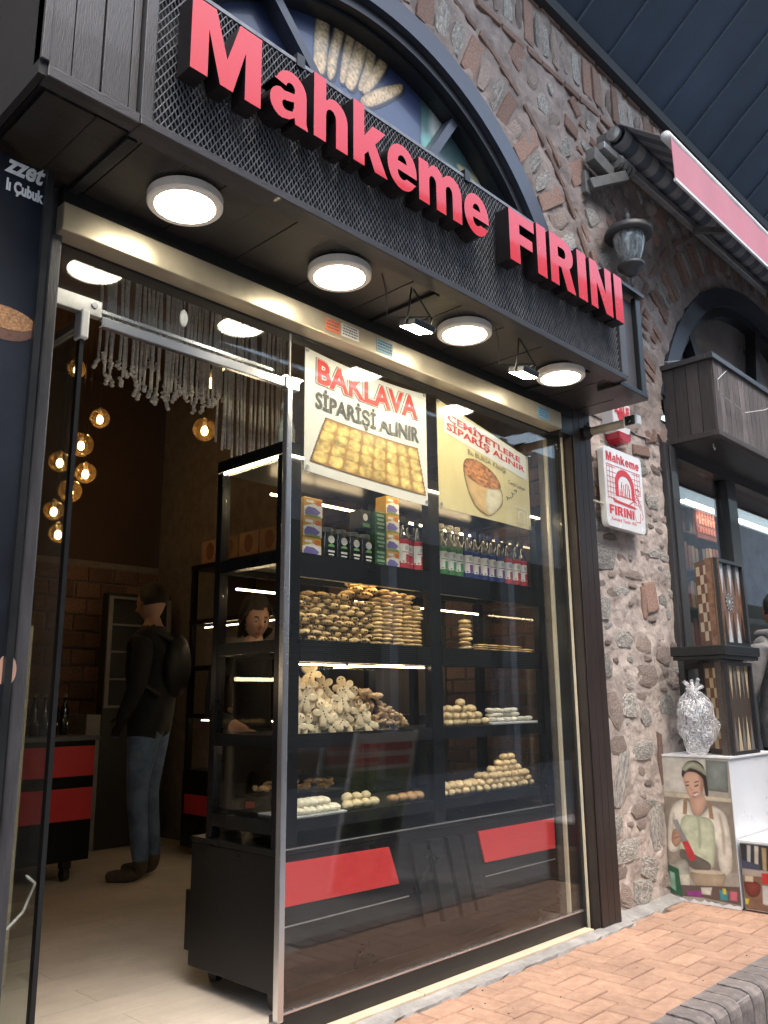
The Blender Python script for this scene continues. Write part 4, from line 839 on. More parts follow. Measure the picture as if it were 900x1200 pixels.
# torn lower edge of the poster
r = random.Random(3); ps = [(-.008, -.075)] + [(-.008 - i * .0206, -.082 + r.uniform(-.012, .010)) for i in range(21)] + [(-.42, -.097), (-.008, -.097)]
MB().prism(ps, lambda a, b, d: (WALLX - .012 - d, a, b), 0, .0015).build('torn_edge', WHITEP, wb)
lb = thing('low_box', 'low white box in front of the display box, with a kitchen poster on its side', 'box', (5.2, -.65, -.1))
MB().box(WALLX + .002, 5.72, -.83, -.435, -.092, .255).build('carcass', WBOX, lb, bevel=.003)
MB().box(WALLX - .004, 5.73, -.84, -.4325, .256, .268).build('top', WHITEP, lb)
PW2 = {'bg': [(-.437, .252), (-.828, .252), (-.828, -.088), (-.437, -.088)], 'dark': [(-.44, .25), (-.82, .25), (-.82, .112), (-.44, .125)], 'boardA': [(-.478, .245), (-.498, .245), (-.488, .15), (-.47, .152)], 'boardB': [(-.518, .245), (-.54, .244), (-.529, .138), (-.509, .14)], 'boardC': [(-.556, .24), (-.581, .238), (-.571, .12), (-.552, .126)],
       'block': [(-.44, .165), (-.537, .149), (-.539, .12), (-.44, .12)], 'table': [(-.44, .085), (-.82, .096), (-.82, -.085), (-.44, -.085)], 'pot': [(-.44, .067), (-.537, .057), (-.521, -.011), (-.469, -.029), (-.442, .008)], 'bread': [(-.451, .084), (-.496, .086), (-.493, .056), (-.448, .054)],
       'red': [(-.542, .108), (-.62, .112), (-.61, .05), (-.541, .054)], 'jar': [(-.54, .045), (-.58, .045), (-.575, -.055), (-.534, -.05)], 'yellow': [(-.44, -.033), (-.463, -.033), (-.455, -.063), (-.44, -.063)]}
CL2 = {'bg': (.34, .29, .24), 'dark': (.03, .03, .035), 'boardA': (.5, .48, .44), 'boardB': (.55, .50, .42), 'boardC': (.48, .34, .18), 'block': (.05, .06, .10), 'table': (.20, .11, .07), 'pot': (.22, .04, .03), 'bread': (.6, .5, .34), 'red': (.5, .03, .03), 'jar': (.55, .53, .5), 'yellow': (.6, .48, .05)}
soft_poster(PW2, CL2, lambda a, b: (WALLX - .002, a, b), lb, -.827, -.438, -.087, .251, 110, 96)
m = MB().tube([(5.2, -.45, .262), (5.3, -.5, .32), (5.45, -.48, .40), (5.56, -.43, .45)], .004, 5)

WAL = mat('walnut', (.13, .08, .05), .4, var=.35, scale=12, bump=.1, stretch=(2, 2, 8), coat=.3); WALD = mat('dark_walnut', (.055, .04, .034), .45, var=.35, scale=14, stretch=(2, 2, 8))
SQA = mat('inlay_light', (.50, .40, .25), .4, var=.15, scale=30); SQB = mat('inlay_dark', (.16, .075, .04), .4, var=.2, scale=30); BURL = mat('burl', (.19, .10, .065), .35, var=.5, scale=22, coat=.4); SILV = mat('inlay_silver', (.50, .53, .56), .3, var=.2, scale=40); DK = mat('inlay_black', (.02, .02, .022), .4)
def tavla(x, y, z, h, wA, wB, label, body, field, tri1, tri2, light):
    t = thing('backgammon_set', label, 'board game', (x, y, z), 'backgammon sets')
    dA = Vector((.63, .777, 0)); nA = Vector((-.777, .63, 0)); o = Vector((x, y, z))
    def fa(a, b, d): return o + dA * a + nA * d + Vector((0, 0, b))
    MB().prism([(0, 0), (wA, 0), (wA, h), (0, h)], fa, -.045, 0, 0).build('chess_half', body, t)
    m = MB(); mg = .018; sx = (wA - 2 * mg) / 4; sz = (h - 2 * mg - .03) / 8
    for i in range(4):
        for j in range(8):
            a, b = mg + i * sx, mg + .015 + j * sz; m.prism([(a, b), (a + sx, b), (a + sx, b + sz), (a, b + sz)], fa, .0002, .0010 + .0004 * ((i + j) % 2), (i + j) % 2)
    m.build('chess_squares', [light, SQB], t)
    def fb(a, b, d): return (x + .006 + a, y - d, z + b)
    m = MB(); m.prism([(0, 0), (wB, 0), (wB, h), (0, h)], fb, -.045, 0, 0); k = .02
    m.build('backgammon_half', field, t)
    m = MB()
    for q in ([(0, 0), (wB, 0), (wB, k), (0, k)], [(0, h - k), (wB, h - k), (wB, h), (0, h)], [(0, k), (k, k), (k, h - k), (0, h - k)], [(wB - k, k), (wB, k), (wB, h - k), (wB - k, h - k)]): m.prism(q, fb, .0005, .022, 0)
    m.build('rim', DK, t)
    m = MB(); n = 6; w6 = (wB - 2 * k) / n
    for i in range(n):
        a = k + i * w6
        m.prism([(a + .004, k), (a + w6 - .004, k), (a + w6 / 2, h * .40)], fb, .0005, .0020, i % 2); m.prism([(a + .004, h - k), (a + w6 - .004, h - k), (a + w6 / 2, h * .60)], fb, .0005, .0020, (i + 1) % 2)
    m.build('point', [tri1, tri2], t)
    return t, fb
t1, fb1 = tavla(5.02, -.40, .712, .535, .22, .40, 'lower dark backgammon set with pale points, standing on the white box', WALD, WALD, SQA, mat('inlay_grey', (.16, .15, .14), .4), SQA)
t2, fb2 = tavla(5.02, -.40, 1.345, .525, .22, .42, 'upper walnut backgammon set with silver points and round rosette, on the black shelf', WAL, BURL, SILV, DK, mat('inlay_cream', (.58, .50, .38), .4))
m = MB(); cx_, cz_ = .20, .27
m.prism(arc(cx_, cz_, .055, .055, 0, 360, 24)[:-1], fb2, .0005, .002, 0); m.prism(arc(cx_, cz_, .040, .040, 0, 360, 24)[:-1], fb2, .002, .0026, 1)
for k in range(12): a_ = k * PI / 6; m.prism(arc(cx_ + .048 * math.cos(a_), cz_ + .048 * math.sin(a_), .006, .006, 0, 360, 6)[:-1], fb2, .002, .0028, 2)
m.prism(arc(cx_, cz_, .012, .012, 0, 360, 12)[:-1], fb2, .0026, .0032, 2); m.build('rosette', [DK, mat('inlay_grey', (.16, .15, .14), .4), SILV], t2)
bs = thing('wall_ledge', 'black shelf ledge between the two backgammon sets', 'shelf', (5.2, -.3, 1.3))
MB().box(4.985, 5.50, -.44, -.12, 1.262, 1.285).build('board', BLACK, bs, bevel=.003); MB().box(4.975, 5.51, -.45, -.11, 1.2855, 1.343).build('top_board', BLACK, bs, bevel=.004)
# brackets back to the post
MB().box(5.30, 5.40, -.20, -.0455, 1.22, 1.2615).build('bracket', BLACK, bs); MB().box(5.2, 5.24, -.22, -.18, .712, 1.2615).build('prop', BLACK, bs)

# crumpled clear bag
PLB = bpy.data.materials.new('clear_plastic'); PLB.use_nodes = True; t_ = PLB.node_tree; b_ = t_.nodes['Principled BSDF']; o_ = t_.nodes['Material Output']
b_.inputs['Base Color'].default_value = (.75, .77, .82, 1); b_.inputs['Roughness'].default_value = .12; b_.inputs['Specular IOR Level'].default_value = .8
tr_ = t_.nodes.new('ShaderNodeBsdfTransparent'); mx_ = t_.nodes.new('ShaderNodeMixShader'); nn_ = t_.nodes.new('ShaderNodeTexNoise'); nn_.inputs['Scale'].default_value = 5; nn_.inputs['Detail'].default_value = 4; nn_.inputs['Distortion'].default_value = 1.6; ns_ = t_.nodes.new('ShaderNodeMath'); ns_.operation = 'SUBTRACT'; ns_.inputs[1].default_value = .5; nz_ = t_.nodes.new('ShaderNodeMath'); nz_.operation = 'ABSOLUTE'; t_.links.new(nn_.outputs[0], ns_.inputs[0]); t_.links.new(ns_.outputs[0], nz_.inputs[0])
rp_ = t_.nodes.new('ShaderNodeMapRange'); rp_.inputs[1].default_value = 0; rp_.inputs[2].default_value = .055; rp_.inputs[3].default_value = .60; rp_.inputs[4].default_value = .18  # whiter noise ridges paint crinkle highlights into the clear plastic
b_.inputs['Base Color'].default_value = (.8, .82, .86, 1); b_.inputs['Roughness'].default_value = .06; t_.links.new(nz_.outputs[0], rp_.inputs[0]); t_.links.new(rp_.outputs[0], mx_.inputs[0]); t_.links.new(tr_.outputs[0], mx_.inputs[1]); t_.links.new(b_.outputs[0], mx_.inputs[2]); t_.links.new(mx_.outputs[0], o_.inputs[0])
pb_ = thing('plastic_bag', 'crumpled clear plastic bag tied at the top, standing on the white box', 'bag', (4.99, -.28, .711))
def crump(p, d):
    q = noise.fractal(p * 9 + Vector((3, 1, 0)), .9, 2.0, 3) * .022; rdg = abs(noise.noise(Vector((p.x * 34, p.y * 34, p.z * 9)))) * .012
    return p * (1 + 0) + d * (q - rdg)
m = MB().ball((4.955, -.25, .895), (.115, .115, .185), 46, 40, 0, crump)
m.v = [(x, y, max(z, .7125)) for x, y, z in m.v]; m.build('bag', PLB, pb_)
m = MB()
for k in range(9):
    a_ = k * .7; m.tube([(4.955, -.25, 1.06), (4.955 + .02 * math.cos(a_), -.25 + .02 * math.sin(a_), 1.09), (4.955 + .065 * math.cos(a_), -.25 + .05 * math.sin(a_), 1.12 + .03 * math.sin(k * 2.3))], [.018, .010, .012], 6)
m.build('neck', PLB, pb_)
tb = thing('side_table', 'black table edge with a wooden board on it beside the backgammon sets', 'table', (5.7, -.55, -.1))
MB().box(5.62, 6.4, -.78, -.50, .84, .90).build('top', BLACK, tb, bevel=.004); MB().box(5.66, 5.70, -.74, -.70, -.1, .839).build('leg', BLACK, tb); MB().box(6.3, 6.34, -.74, -.70, -.1, .839).build('leg', BLACK, tb); MB().box(5.66, 5.70, -.56, -.52, -.1, .839).build('leg', BLACK, tb)
wbx = MB().box(5.68, 6.0, -.76, -.56, .9005, .99).build('wooden_box', mat('pine', (.48, .32, .20), .5, var=.15, scale=10, stretch=(1, 8, 8)), bevel=.004); tag(wbx, 'pale wooden box on the black side table', 'box')

# ================================================================== BANNERS
def banner(name, label, X0, X1, ZL0, ZR0, ZL1, ZR1, Yb, sag, m0):
    """cloth sheet hung by its corners; returns thing and a function that places print on it"""
    t = thing(name, label, 'banner', ((X0 + X1) / 2, Yb, ZL0)); 
    def S(a, b, d=0):
        x = X0 + (X1 - X0) * a; zt = ZL1 + (ZR1 - ZL1) * a - sag * 4 * a * (1 - a); zb = ZL0 + (ZR0 - ZL0) * a - .2 * sag * 4 * a * (1 - a)
        y = Yb + .0016 * math.sin(a * 7 + b * 2)
        return (x, y - d, zb + (zt - zb) * b)
    n, k = 24, 16; vv = []; ff = []
    for s_ in (0, 1):
        for j in range(k + 1):
            for i in range(n + 1): vv.append(S(i / n, j / k, .0 if s_ else -.0015))
    for s_ in (0, 1):
        for j in range(k):
            for i in range(n): q = s_ * (n + 1) * (k + 1) + j * (n + 1) + i; ff.append((q, q + 1, q + n + 2, q + n + 1))
    MB().add(vv, ff).build('sheet', m0, t, smooth=True)
    for a, b in ((.015, .985), (.985, .985), (.02, .03), (.985, .03)):
        p = S(a, b, .001); e = MB().lathe([(.004, 0), (.009, 0), (.009, -.003), (.004, -.003)], p, 14, ax=1).build('eyelet', GALV, t)
        c_ = MB().lathe([(.016, .0), (.013, .006), (.006, .012)], (p[0] + (.010 if a > .5 else -.006), Yb - .0125, p[2] + (.014 if b > .5 else -.014)), 14, ax=1); 
        c_.build('suction_cup', GLASSC, t)
    return t, S
def onto(S, m, f0=0):
    """bend a flat mesh given in unit coordinates (x=a, y=depth, z=b) onto the sheet"""
    m.v = [S(x, z, -y) for x, y, z in m.v]; return m
BANW = mat('banner_white', (.78, .77, .74), .4, var=.03, scale=2, coat=.15); BANY = mat('banner_yellow', (.72, .60, .30), .4, var=.10, scale=2.2, coat=.15, col2=(.76, .66, .38))
bk, S1 = banner('banner', 'white vinyl banner lettered BAKLAVA SİPARİŞİ ALINIR above a tray of baklava', 2.145, 2.905, 1.955, 1.925, 2.485, 2.475, .030, .020, BANW)
RI = mat('print_red', (.60, .035, .03), .35, var=.05); GI = mat('print_grey', (.07, .07, .07), .4); OUT = mat('print_outline', (.10, .08, .07), .4)
def tx(S, st, a, b, w_, h_, mts, bold=.03, d=.0034, edge=None, name='lettering', par=None):
    m = MB()
    if edge: m.text(st, (a - edge / 2, -d * .5, b - edge / 2), (w_ + edge, 0, 0), (0, 0, h_ + edge), 1, .0003, bold + .055); m.text(st, (a - edge / 4, -d * .75, b - edge / 4), (w_ + edge / 2, 0, 0), (0, 0, h_ + edge / 2), 2, .0002, bold + .035)
    m.text(st, (a, -d, b), (w_, 0, 0), (0, 0, h_), 0, .0003, bold); onto(S, m).build(name, mts, par)
tx(S1, 'BAKLAVA', .085, .745, .83, .205, [RI, OUT, BANW], .035, edge=.02, par=bk)
tx(S1, 'SİPARİŞİ ALINIR', .075, .50, .85, .215, [GI], .03, par=bk)
TRAY = mat('print_tray', (.45, .32, .16), .35, var=.2, scale=30); BKL = mat('print_baklava', (.60, .36, .10), .35, var=.35, scale=38, coat=.3, col2=(.74, .58, .28)); BKD = mat('print_baklava_gap', (.34, .18, .05), .4)
q4 = lambda s_, t: ((1 - t) * (.045 + s_ * .93) + t * (.15 + s_ * .76), .10 + t * .37 - .0 * s_)
m = MB()
def poly(ring, d, mi, sub=5):
    # subdivide each edge so that it bends with the cloth
    out = []
    for i, p in enumerate(ring):
        q = ring[(i + 1) % len(ring)]
        for k in range(sub): out.append((p[0] + (q[0] - p[0]) * k / sub, p[1] + (q[1] - p[1]) * k / sub))
    m.prism(out, lambda a, b, dd: (a, -dd, b), d + .0008, d + .0011, mi)
lay = [([q4(0, -.04), q4(1, -.04), q4(1, 1.04), q4(0, 1.04)], (.42, .22, .06), .006, .3, .01, .3, 20)]
RB = random.Random(12)
for i in range(8):
    for j in range(4):
        a0, a1, b0, b1 = i / 8 + .005, (i + 1) / 8 - .005, j / 4 - .01, (j + 1) / 4 + .01; k_ = RB.uniform(.85, 1.1); dx = RB.uniform(-.004, .004)
        lay.append((chaikin([q4(a0 + dx, b0), q4(a1 + dx, b0), q4(a1 + dx, b1), q4(a0 + dx, b1)], 2), (.84 * k_, .60 * k_, .22 * k_), .005, .38, .010, .9, 26))
printed('baklava_print', bk, lambda a, b: S1(a, b, .0022), .03, .99, .07, .50, 150, 70, lay, True)
ym, S2 = banner('banner', 'yellow vinyl banner lettered CEMİYETLERE SİPARİŞ ALINIR with a walnut cake', 2.985, 3.745, 1.935, 1.925, 2.475, 2.33, .030, .0, BANY)
m = MB(); poly([(.07, .98), (.97, .985), (.975, .66), (.06, .72)], .0006, 0, 10); onto(S2, m).build('white_patch', BANW, ym)
tx(S2, 'CEMİYETLERE', .10, .85, .80, .095, [RI], .022, par=ym); tx(S2, 'SİPARİŞ ALINIR', .09, .735, .86, .115, [RI], .022, par=ym)
HW = mat('pen_ink', (.14, .12, .07), .5)
tx(S2, 'Bu BURSA Klasiği', .30, .60, .42, .075, [HW], -.004, par=ym); tx(S2, 'Cevizli Lokum', .74, .50, .20, .05, [HW], -.002, par=ym)
lay = [(chaikin([(.38, .08), (.30, .22), (.25, .42), (.27, .52), (.50, .44), (.66, .40), (.67, .22), (.55, .06), (.50, .03)]), (.70, .47, .22), .012, .35, .03, .35, 12),
       (chaikin([(.50, .05), (.46, .22), (.52, .38), (.66, .38), (.66, .22), (.56, .08)]), (.84, .76, .56), .02, .25, .03, .25, 18), (chaikin([(.265, .40), (.25, .50), (.29, .57), (.40, .60), (.55, .56), (.63, .48), (.655, .40), (.58, .35), (.45, .33), (.33, .36)]), (.56, .24, .09), .015, .35, .03, 1.0, 46)]
printed('cake_print', ym, lambda a, b: S2(a, b, .0022), .22, .70, .02, .62, 90, 110, lay, True)
m = MB(); pp_ = [(.70 + .10 * t / 10 + .022 * math.cos(t * 1.0), .29 + .14 * t / 12 + .020 * math.sin(t * 1.0)) for t in range(0, 12)]
for a, b in zip(pp_, pp_[1:]): m.bar((a[0], -.0034, a[1]), (b[0], -.0034, b[1]), .0004, .007, up=(0, 0, 1))
m.bar((.80, -.0034, .44), (.835, -.0034, .465), .0004, .007); m.bar((.835, -.0034, .465), (.83, -.0034, .425), .0004, .008)
onto(S2, m).build('arrow', HW, ym)
m = MB()
V, F, Q = outline([[(0, 0), (1, 0), (1, 1), (0, 1)], [(.06, .06), (.94, .06), (.94, .94), (.06, .94)]], .0003, (.15, .20), (.81, -.0024, .06)); m.add(V, F, [0] * len(F))
V, F, Q = outline([[(.2, .22)] + arc(.5, .52, .3, .28, 180, 0, 14) + [(.8, .22)], [(.32, .24)] + arc(.5, .50, .18, .18, 180, 0, 12) + [(.68, .24)]], .0003, (.15, .20), (.81, -.0024, .06)); m.add(V, F, [0] * len(F))
glyphs(m, 'Mahkeme', .825, .945, .232, .02, -.0024, .0003); glyphs(m, 'FIRINI', .83, .93, .075, .022, -.0024, .0003)
onto(S2, m).build('logo', mat('print_pale', (.80, .72, .5), .4), ym)

# ================================================================== DISPLAY CABINET
cab = thing('display_cabinet', 'tall black glazed display cabinet behind the shop window, full of pastries', 'cabinet', (3.05, .4, -.07))
CX0, CX1, CF, CB = 2.13, 4.02, .15, .62
MB().box(CX0, 4.0, CF, .70, 0.005, .478).build('base', CABB, cab, bevel=.003)
MB().box(CX0 - .004, 4.004, CF - .006, .705, .479, .50).build('ledge', CABB, cab, bevel=.002)
MB().box(CX0 - .003, 4.002, CF - .0085, CF - .0065, .495, .5005).build('ledge_edge', GALV, cab)
MB().box(2.165, 2.30, .70, .73, .20, .40).build('latch_plate', CABB, cab); MB().box(2.15, 2.5, .701, .76, .05, .28).build('latch_plate', CABB, cab)
def fp(x, d0=0): return lambda a, b, d: (a, d, b)
MB().prism([(2.135, .298), (2.795, .287), (2.735, .440), (2.135, .452)], lambda a, b, d: (a, d, b), CF - .010, CF - .001).build('red_panel', REDP, cab, bevel=.001)
MB().prism([(3.392, .290), (3.995, .281), (3.995, .428), (3.345, .434)], lambda a, b, d: (a, d, b), CF - .010, CF - .001).build('red_panel', REDP, cab, bevel=.001)
for a0, a1, sh_ in ((2.865, 2.955, .08), (2.985, 3.075, .09), (3.105, 3.185, .10), (3.215, 3.29, .10)):
    MB().prism([(a0 + sh_, .09), (a1 + sh_, .089), (a1, .436), (a0, .437)], lambda a, b, d: (a, d, b), CF - .022, CF - .001).build('slanted_slat', CABB, cab, bevel=.002)
MB().box(2.135, 2.86, CF - .006, CF - .001, .225, .229).build('trim_line', GALV, cab); MB().box(3.40, 3.995, CF - .006, CF - .001, .225, .229).build('trim_line', GALV, cab)
for x, y in ((2.20, .22), (2.24, .66), (3.9, .22), (3.9, .66)):
    c_ = MB().lathe([(.012, -.016), (.030, -.016), (.030, .016), (.012, .016)], (x, y, -.042), 16, ax=0); c_.box(x - .02, x + .02, y - .025, y + .025, -.03, .004); c_.build('castor', BLACK, cab)
# posts and shelves
for x0, x1 in ((CX0 + .01, 2.235), (3.045, 3.125), (3.965, CX1)): MB().box(x0, x1, CF, CF + .045, .501, 2.05).build('post', CABB, cab, bevel=.003)
for x0, x1 in ((CX0 + .01, 2.185), (3.06, 3.11), (3.97, CX1)): MB().box(x0, x1, CB - .04, CB, .501, 2.05).build('back_post', CABB, cab, bevel=.003)
MB().box(CX0 + .01, CX1, CF - .003, CB + .003, 2.051, 2.105).build('top', CABB, cab, bevel=.003)
for z0, z1 in ((.555, .60), (.865, .918), (1.20, 1.288), (1.545, 1.645)):
    MB().box(2.236, 3.044, CF + .002, CF + .03, z0, z1).build('shelf_front', CABB, cab); MB().box(3.126, 3.964, CF + .002, CF + .03, z0, z1).build('shelf_front', CABB, cab)
for z1 in (.598, .916, 1.286, 1.643):
    MB().box(2.19, 3.968, CF + .031, CB - .041, z1 - .02, z1).build('shelf', BLACK, cab)
    MB().box(CX0 + .012, 2.183, CF + .046, CB - .041, z1 - .05, z1 + .0).build('side_rail', CABB, cab); MB().box(3.972, CX1 - .002, CF + .046, CB - .041, z1 - .05, z1).build('side_rail', CABB, cab)
for z1 in (.598, .916, 1.286, 1.643): MB().box(2.186, 3.968, CB - .038, CB - .01, z1 - .05, z1 - .003).build('back_rail', CABB, cab)
for k in range(10):                                   # ribbed strips below the second shelf and over the left post
    MB().box(2.238, 3.043, CF - .002, CF + .0018, 1.204 + k * .0085, 1.2085 + k * .0085).build('rib', BLACK, cab); MB().box(3.128, 3.962, CF - .002, CF + .0018, 1.204 + k * .0085, 1.2085 + k * .0085).build('rib', BLACK, cab)
LED = glow('led_strip', (1, .80, .48), 10)
MB().box(2.145, 2.152, CF + .01, CB - .0, 2.040, 2.050).build('led_strip', LED, cab)
MB().box(2.15, 4.0, CF - .010, CF - .0035, 2.040, 2.048).build('led_strip', LED, cab)
LED2 = glow('led_soft', (1, .74, .42), 6)
for x0, x1 in ((2.25, 2.52), (2.54, 3.03)): MB().box(x0, x1, CF + .031, CF + .036, 1.188, 1.194).build('led_strip', LED2, cab)
for x0, x1 in ((2.40, 2.66), (2.68, 3.0), (3.2, 3.9)): MB().box(x0, x1, CB - .06, CB - .052, 1.985, 1.995).build('led_strip', LED2, cab)
for x0, x1 in ((2.22, 3.04), (3.14, 3.95)): MB().box(x0, x1, CB - .06, CB - .052, 1.525, 1.533).build('led_strip', LED2, cab)
for z in (.869, 1.549):                               # added strips hidden behind the shelf fronts to brighten the goods
    for x0, x1 in ((2.25, 3.03), (3.14, 3.95)): MB().box(x0, x1, CF + .0305, CF + .036, z, z + .006).build('led_strip', LED2, cab)
MB().box(3.14, 3.95, CF + .0305, CF + .036, 1.204, 1.210).build('led_strip', LED2, cab)  # one more added hidden strip, brightening the right half of the third shelf
MB().box(2.156, 2.162, CF + .047, CB - .045, .62, 2.038).build('side_pane', GLASSC, cab)
MB().box(4.00, 4.006, CF + .047, CB - .045, .62, 2.038).build('side_pane', GLASSC, cab)
MB().box(2.236, 3.044, CF + .012, CF + .016, .60, .862).build('front_pane', GLASSC, cab); MB().box(3.126, 3.964, CF + .012, CF + .016, .60, .862).build('front_pane', GLASSC, cab)
MB().box(2.236, 3.044, CF + .012, CF + .016, .918, 1.18).build('front_pane', GLASSC, cab); MB().box(3.126, 3.964, CF + .012, CF + .016, .918, 1.198).build('front_pane', GLASSC, cab)

# ------------------------------------------------------------------ goods in the cabinet
S1Z, S2Z, S3Z, S4Z = 1.644, 1.287, .917, .599
R = random.Random(21)
def boxgoods(name, label, x, y, z, w_, d_, h_, cols, group=None, deco=None):
    t = thing(name, label, 'box', (x, y, z), group)
    MB().box(x, x + w_, y, y + d_, z, z + h_).build('carton', mat('carton' + str(cols[0]), cols[0], .4, var=.08, coat=.2), t, bevel=.0015)
    m = MB(); f = XZ(0)
    for i, (mi, ring) in enumerate(deco): m.prism([(x + a * w_, z + b * h_) for a, b in ring], f, y - .0006 - i * .0004, y - .0003 - i * .0004, mi)
    m.build('print', [mat('print' + str(c), c, .4, var=.15, scale=60) for c in cols[1:]], t); return t
OR = [(.60, .34, .05), (.72, .72, .70), (.16, .14, .42), (.55, .14, .03), (.20, .30, .06)]
dec = [(0, [(0, .04), (1, .04), (1, .60), (.5, .70), (0, .52)]), (1, [(.05, .08), (.7, .08), (.9, .3), (.6, .5), (.2, .52), (.05, .3)]), (3, [(.1, .0), (.9, .0), (.9, .10), (.1, .14)]), (2, [(.62, .68), (.72, .62), (.9, .66), (.95, .82), (.8, .9), (.64, .84)]), (0, [(.1, .72), (.5, .72), (.5, .86), (.1, .86)])]
for k in range(3): boxgoods('tea_box', 'orange tea carton, %s of the pile at the left end of the top shelf' % ('lowest', 'middle one', 'topmost')[k], 2.30 + .003 * k, .215, S1Z + .0875 * k, .105, .07, .086, OR, 'orange tea cartons', dec)
for k in range(4): boxgoods('tea_box', 'orange and purple tea carton, %s of the tall pile beside the green boxes' % ('lowest', 'second', 'third', 'topmost')[k], 2.815, .215, S1Z + .0875 * k, .088, .07, .086, OR, 'orange tea cartons', dec)
GR = [(.02, .09, .035), (.28, .45, .30), (.70, .72, .70), (.10, .35, .10), (.03, .03, .03)]
gd = [(0, [(.15, .75), (.85, .75), (.85, .88), (.15, .88)]), (0, [(.2, .52), (.8, .52), (.8, .64), (.2, .64)]), (0, [(.15, .30), (.85, .30), (.85, .42), (.15, .42)]), (0, [(.25, .10), (.75, .10), (.75, .2), (.25, .2)])]
for k in range(3): boxgoods('herb_box', 'dark green herb carton, %s of the pile beside the black jars' % ('lowest', 'middle one', 'topmost')[k], 2.740, .215, S1Z + .0875 * k, .072, .07, .086, GR, 'green herb cartons', gd)
boxgoods('herb_box', 'black soap carton with white seal lying on the jars row by the green boxes', 2.662, .235, S1Z + .175, .076, .07, .086, [(.02, .02, .02), (.6, .6, .58), (.1, .25, .1), (.5, .5, .5), (.5, .5, .5)], None, [(0, arc(.45, .62, .2, .2, 0, 360, 12)[:-1]), (1, [(.2, .1), (.8, .1), (.8, .3), (.2, .3)])])
boxgoods('herb_box', 'plain black carton under the soap carton on the top shelf', 2.662, .27, S1Z, .076, .06, .173, [(.02, .02, .02), (.6, .6, .58), (.1, .25, .1), (.5, .5, .5), (.5, .5, .5)], None, [(1, [(.2, .7), (.8, .7), (.8, .8), (.2, .8)])])
JD = mat('dark_jar', (.012, .012, .012), .12, coat=1); JL = mat('jar_lid', (.20, .21, .20), .35, metal=.6); LW = mat('label_white', (.62, .63, .60), .5, var=.05); LG = mat('label_green', (.14, .35, .12), .5)
jl = ['leftmost black jam jar beside the orange cartons', 'second black jam jar from the orange cartons', 'third black jam jar from the orange cartons', 'rightmost black jam jar in front of the black carton']
for k in range(4):
    x, y = 2.452 + k * .077, .235 - .0 * k; t = thing('jam_jar', jl[k], 'jar', (x, y, S1Z), 'black jam jars')
    MB().lathe([(.030, 0), (.034, .006), (.034, .10), (.028, .118), (.028, .122)], (x, y, S1Z), 20).build('jar', JD, t, smooth=True)
    MB().lathe([(.030, .1225), (.031, .126), (.031, .140), (.027, .143)], (x, y, S1Z), 20).build('lid', JL, t)
    m = MB(); m.prism(arc(x, S1Z + .088, .019, .017, 0, 360, 16)[:-1], XZ(0), y - .0352, y - .0345, 0); m.prism(arc(x, S1Z + .056, .019, .013, 0, 180, 10), XZ(0), y - .0352, y - .0345, 1); m.box(x - .016, x + .016, y - .0352, y - .0345, S1Z + .018, S1Z + .024, 0); m.box(x - .019, x + .019, y - .0352, y - .0345, S1Z + .032, S1Z + .040, 0)
    m.build('label', [LW, LG], t)
DG_ = glass('bottle_glass', (.10, .11, .09), .06)
def bottle(capc, band, accent, label, dark=(.015, .015, .02), capstep=False):
    t = thing('syrup_bottle', label, 'bottle', (0, 0, 0))
    MB().lathe([(.028, 0), (.031, .005), (.031, .155), (.026, .175), (.013, .200), (.012, .232)], (0, 0, 0), 16).build('body', mat('syrup' + str(dark), dark, .1, coat=1), t, smooth=True)
    pr = [(.0145, .2325), (.0145, .262), (.011, .264)] if not capstep else [(.017, .2325), (.015, .243), (.020, .249), (.020, .268), (.016, .270)]
    MB().lathe(pr, (0, 0, 0), 14).build('cap', mat('cap' + str(capc), capc, .35), t)
    m = MB()
    def wrap(z0, z1, a0, a1, d, mi, n=8):
        v = [];
        for i in range(n + 1):
            a_ = math.radians(a0 + (a1 - a0) * i / n); v += [((.0313 + d) * math.cos(a_), (.0313 + d) * math.sin(a_), z0), ((.0313 + d) * math.cos(a_), (.0313 + d) * math.sin(a_), z1)]
        m.add(v, [(2 * i, 2 * i + 2, 2 * i + 3, 2 * i + 1) for i in range(n)], mi)
    wrap(.012, .152, -175, -5, 0, 0); wrap(.012, .036, -175, -5, .0004, 1); wrap(.128, .152, -175, -5, .0004, 1); wrap(.040, .078, -105, -60, .0004, 2); wrap(.086, .090, -140, -40, .0004, 2)
    for q in range(5): wrap(.036 + .004 * (q % 2), .046, -170 + q * 34, -156 + q * 34, .0003, 1, 2)
    wrap(.098, .118, -112, -78, .0003, 3, 3)
    m.build('label', [mat('lab_white', (.70, .72, .73), .45, var=.03), mat('lb' + str(band), band, .5, var=.5, scale=150), mat('la' + str(accent), accent, .5), mat('lab_grey', (.45, .46, .48), .5)], t)
    return t
pg = bottle((.60, .55, .44), (.06, .22, .08), (.05, .30, .12), 'g', (.10, .11, .08), True); pb2 = bottle((.02, .03, .14), (.03, .06, .22), (.22, .05, .28), 'b'); prd = bottle((.02, .02, .02), (.45, .04, .06), (.50, .04, .06), 'r')
ordn = ['first', 'second', 'third', 'fourth', 'fifth']
for k in range(4): dup(pg, (3.165 + k * .063, .225 + .004 * (k % 2), S1Z), R.uniform(-.15, .15), '%s cream capped syrup bottle with green label, counted from the cabinet mullion' % ordn[k], group='green label syrup bottles')
for k in range(5): dup(pb2, (3.425 + k * .069, .222 + .004 * (k % 2), S1Z), R.uniform(-.2, .2), '%s blue capped syrup bottle with blue label, counted from the green labelled ones' % ordn[k], group='blue label syrup bottles')
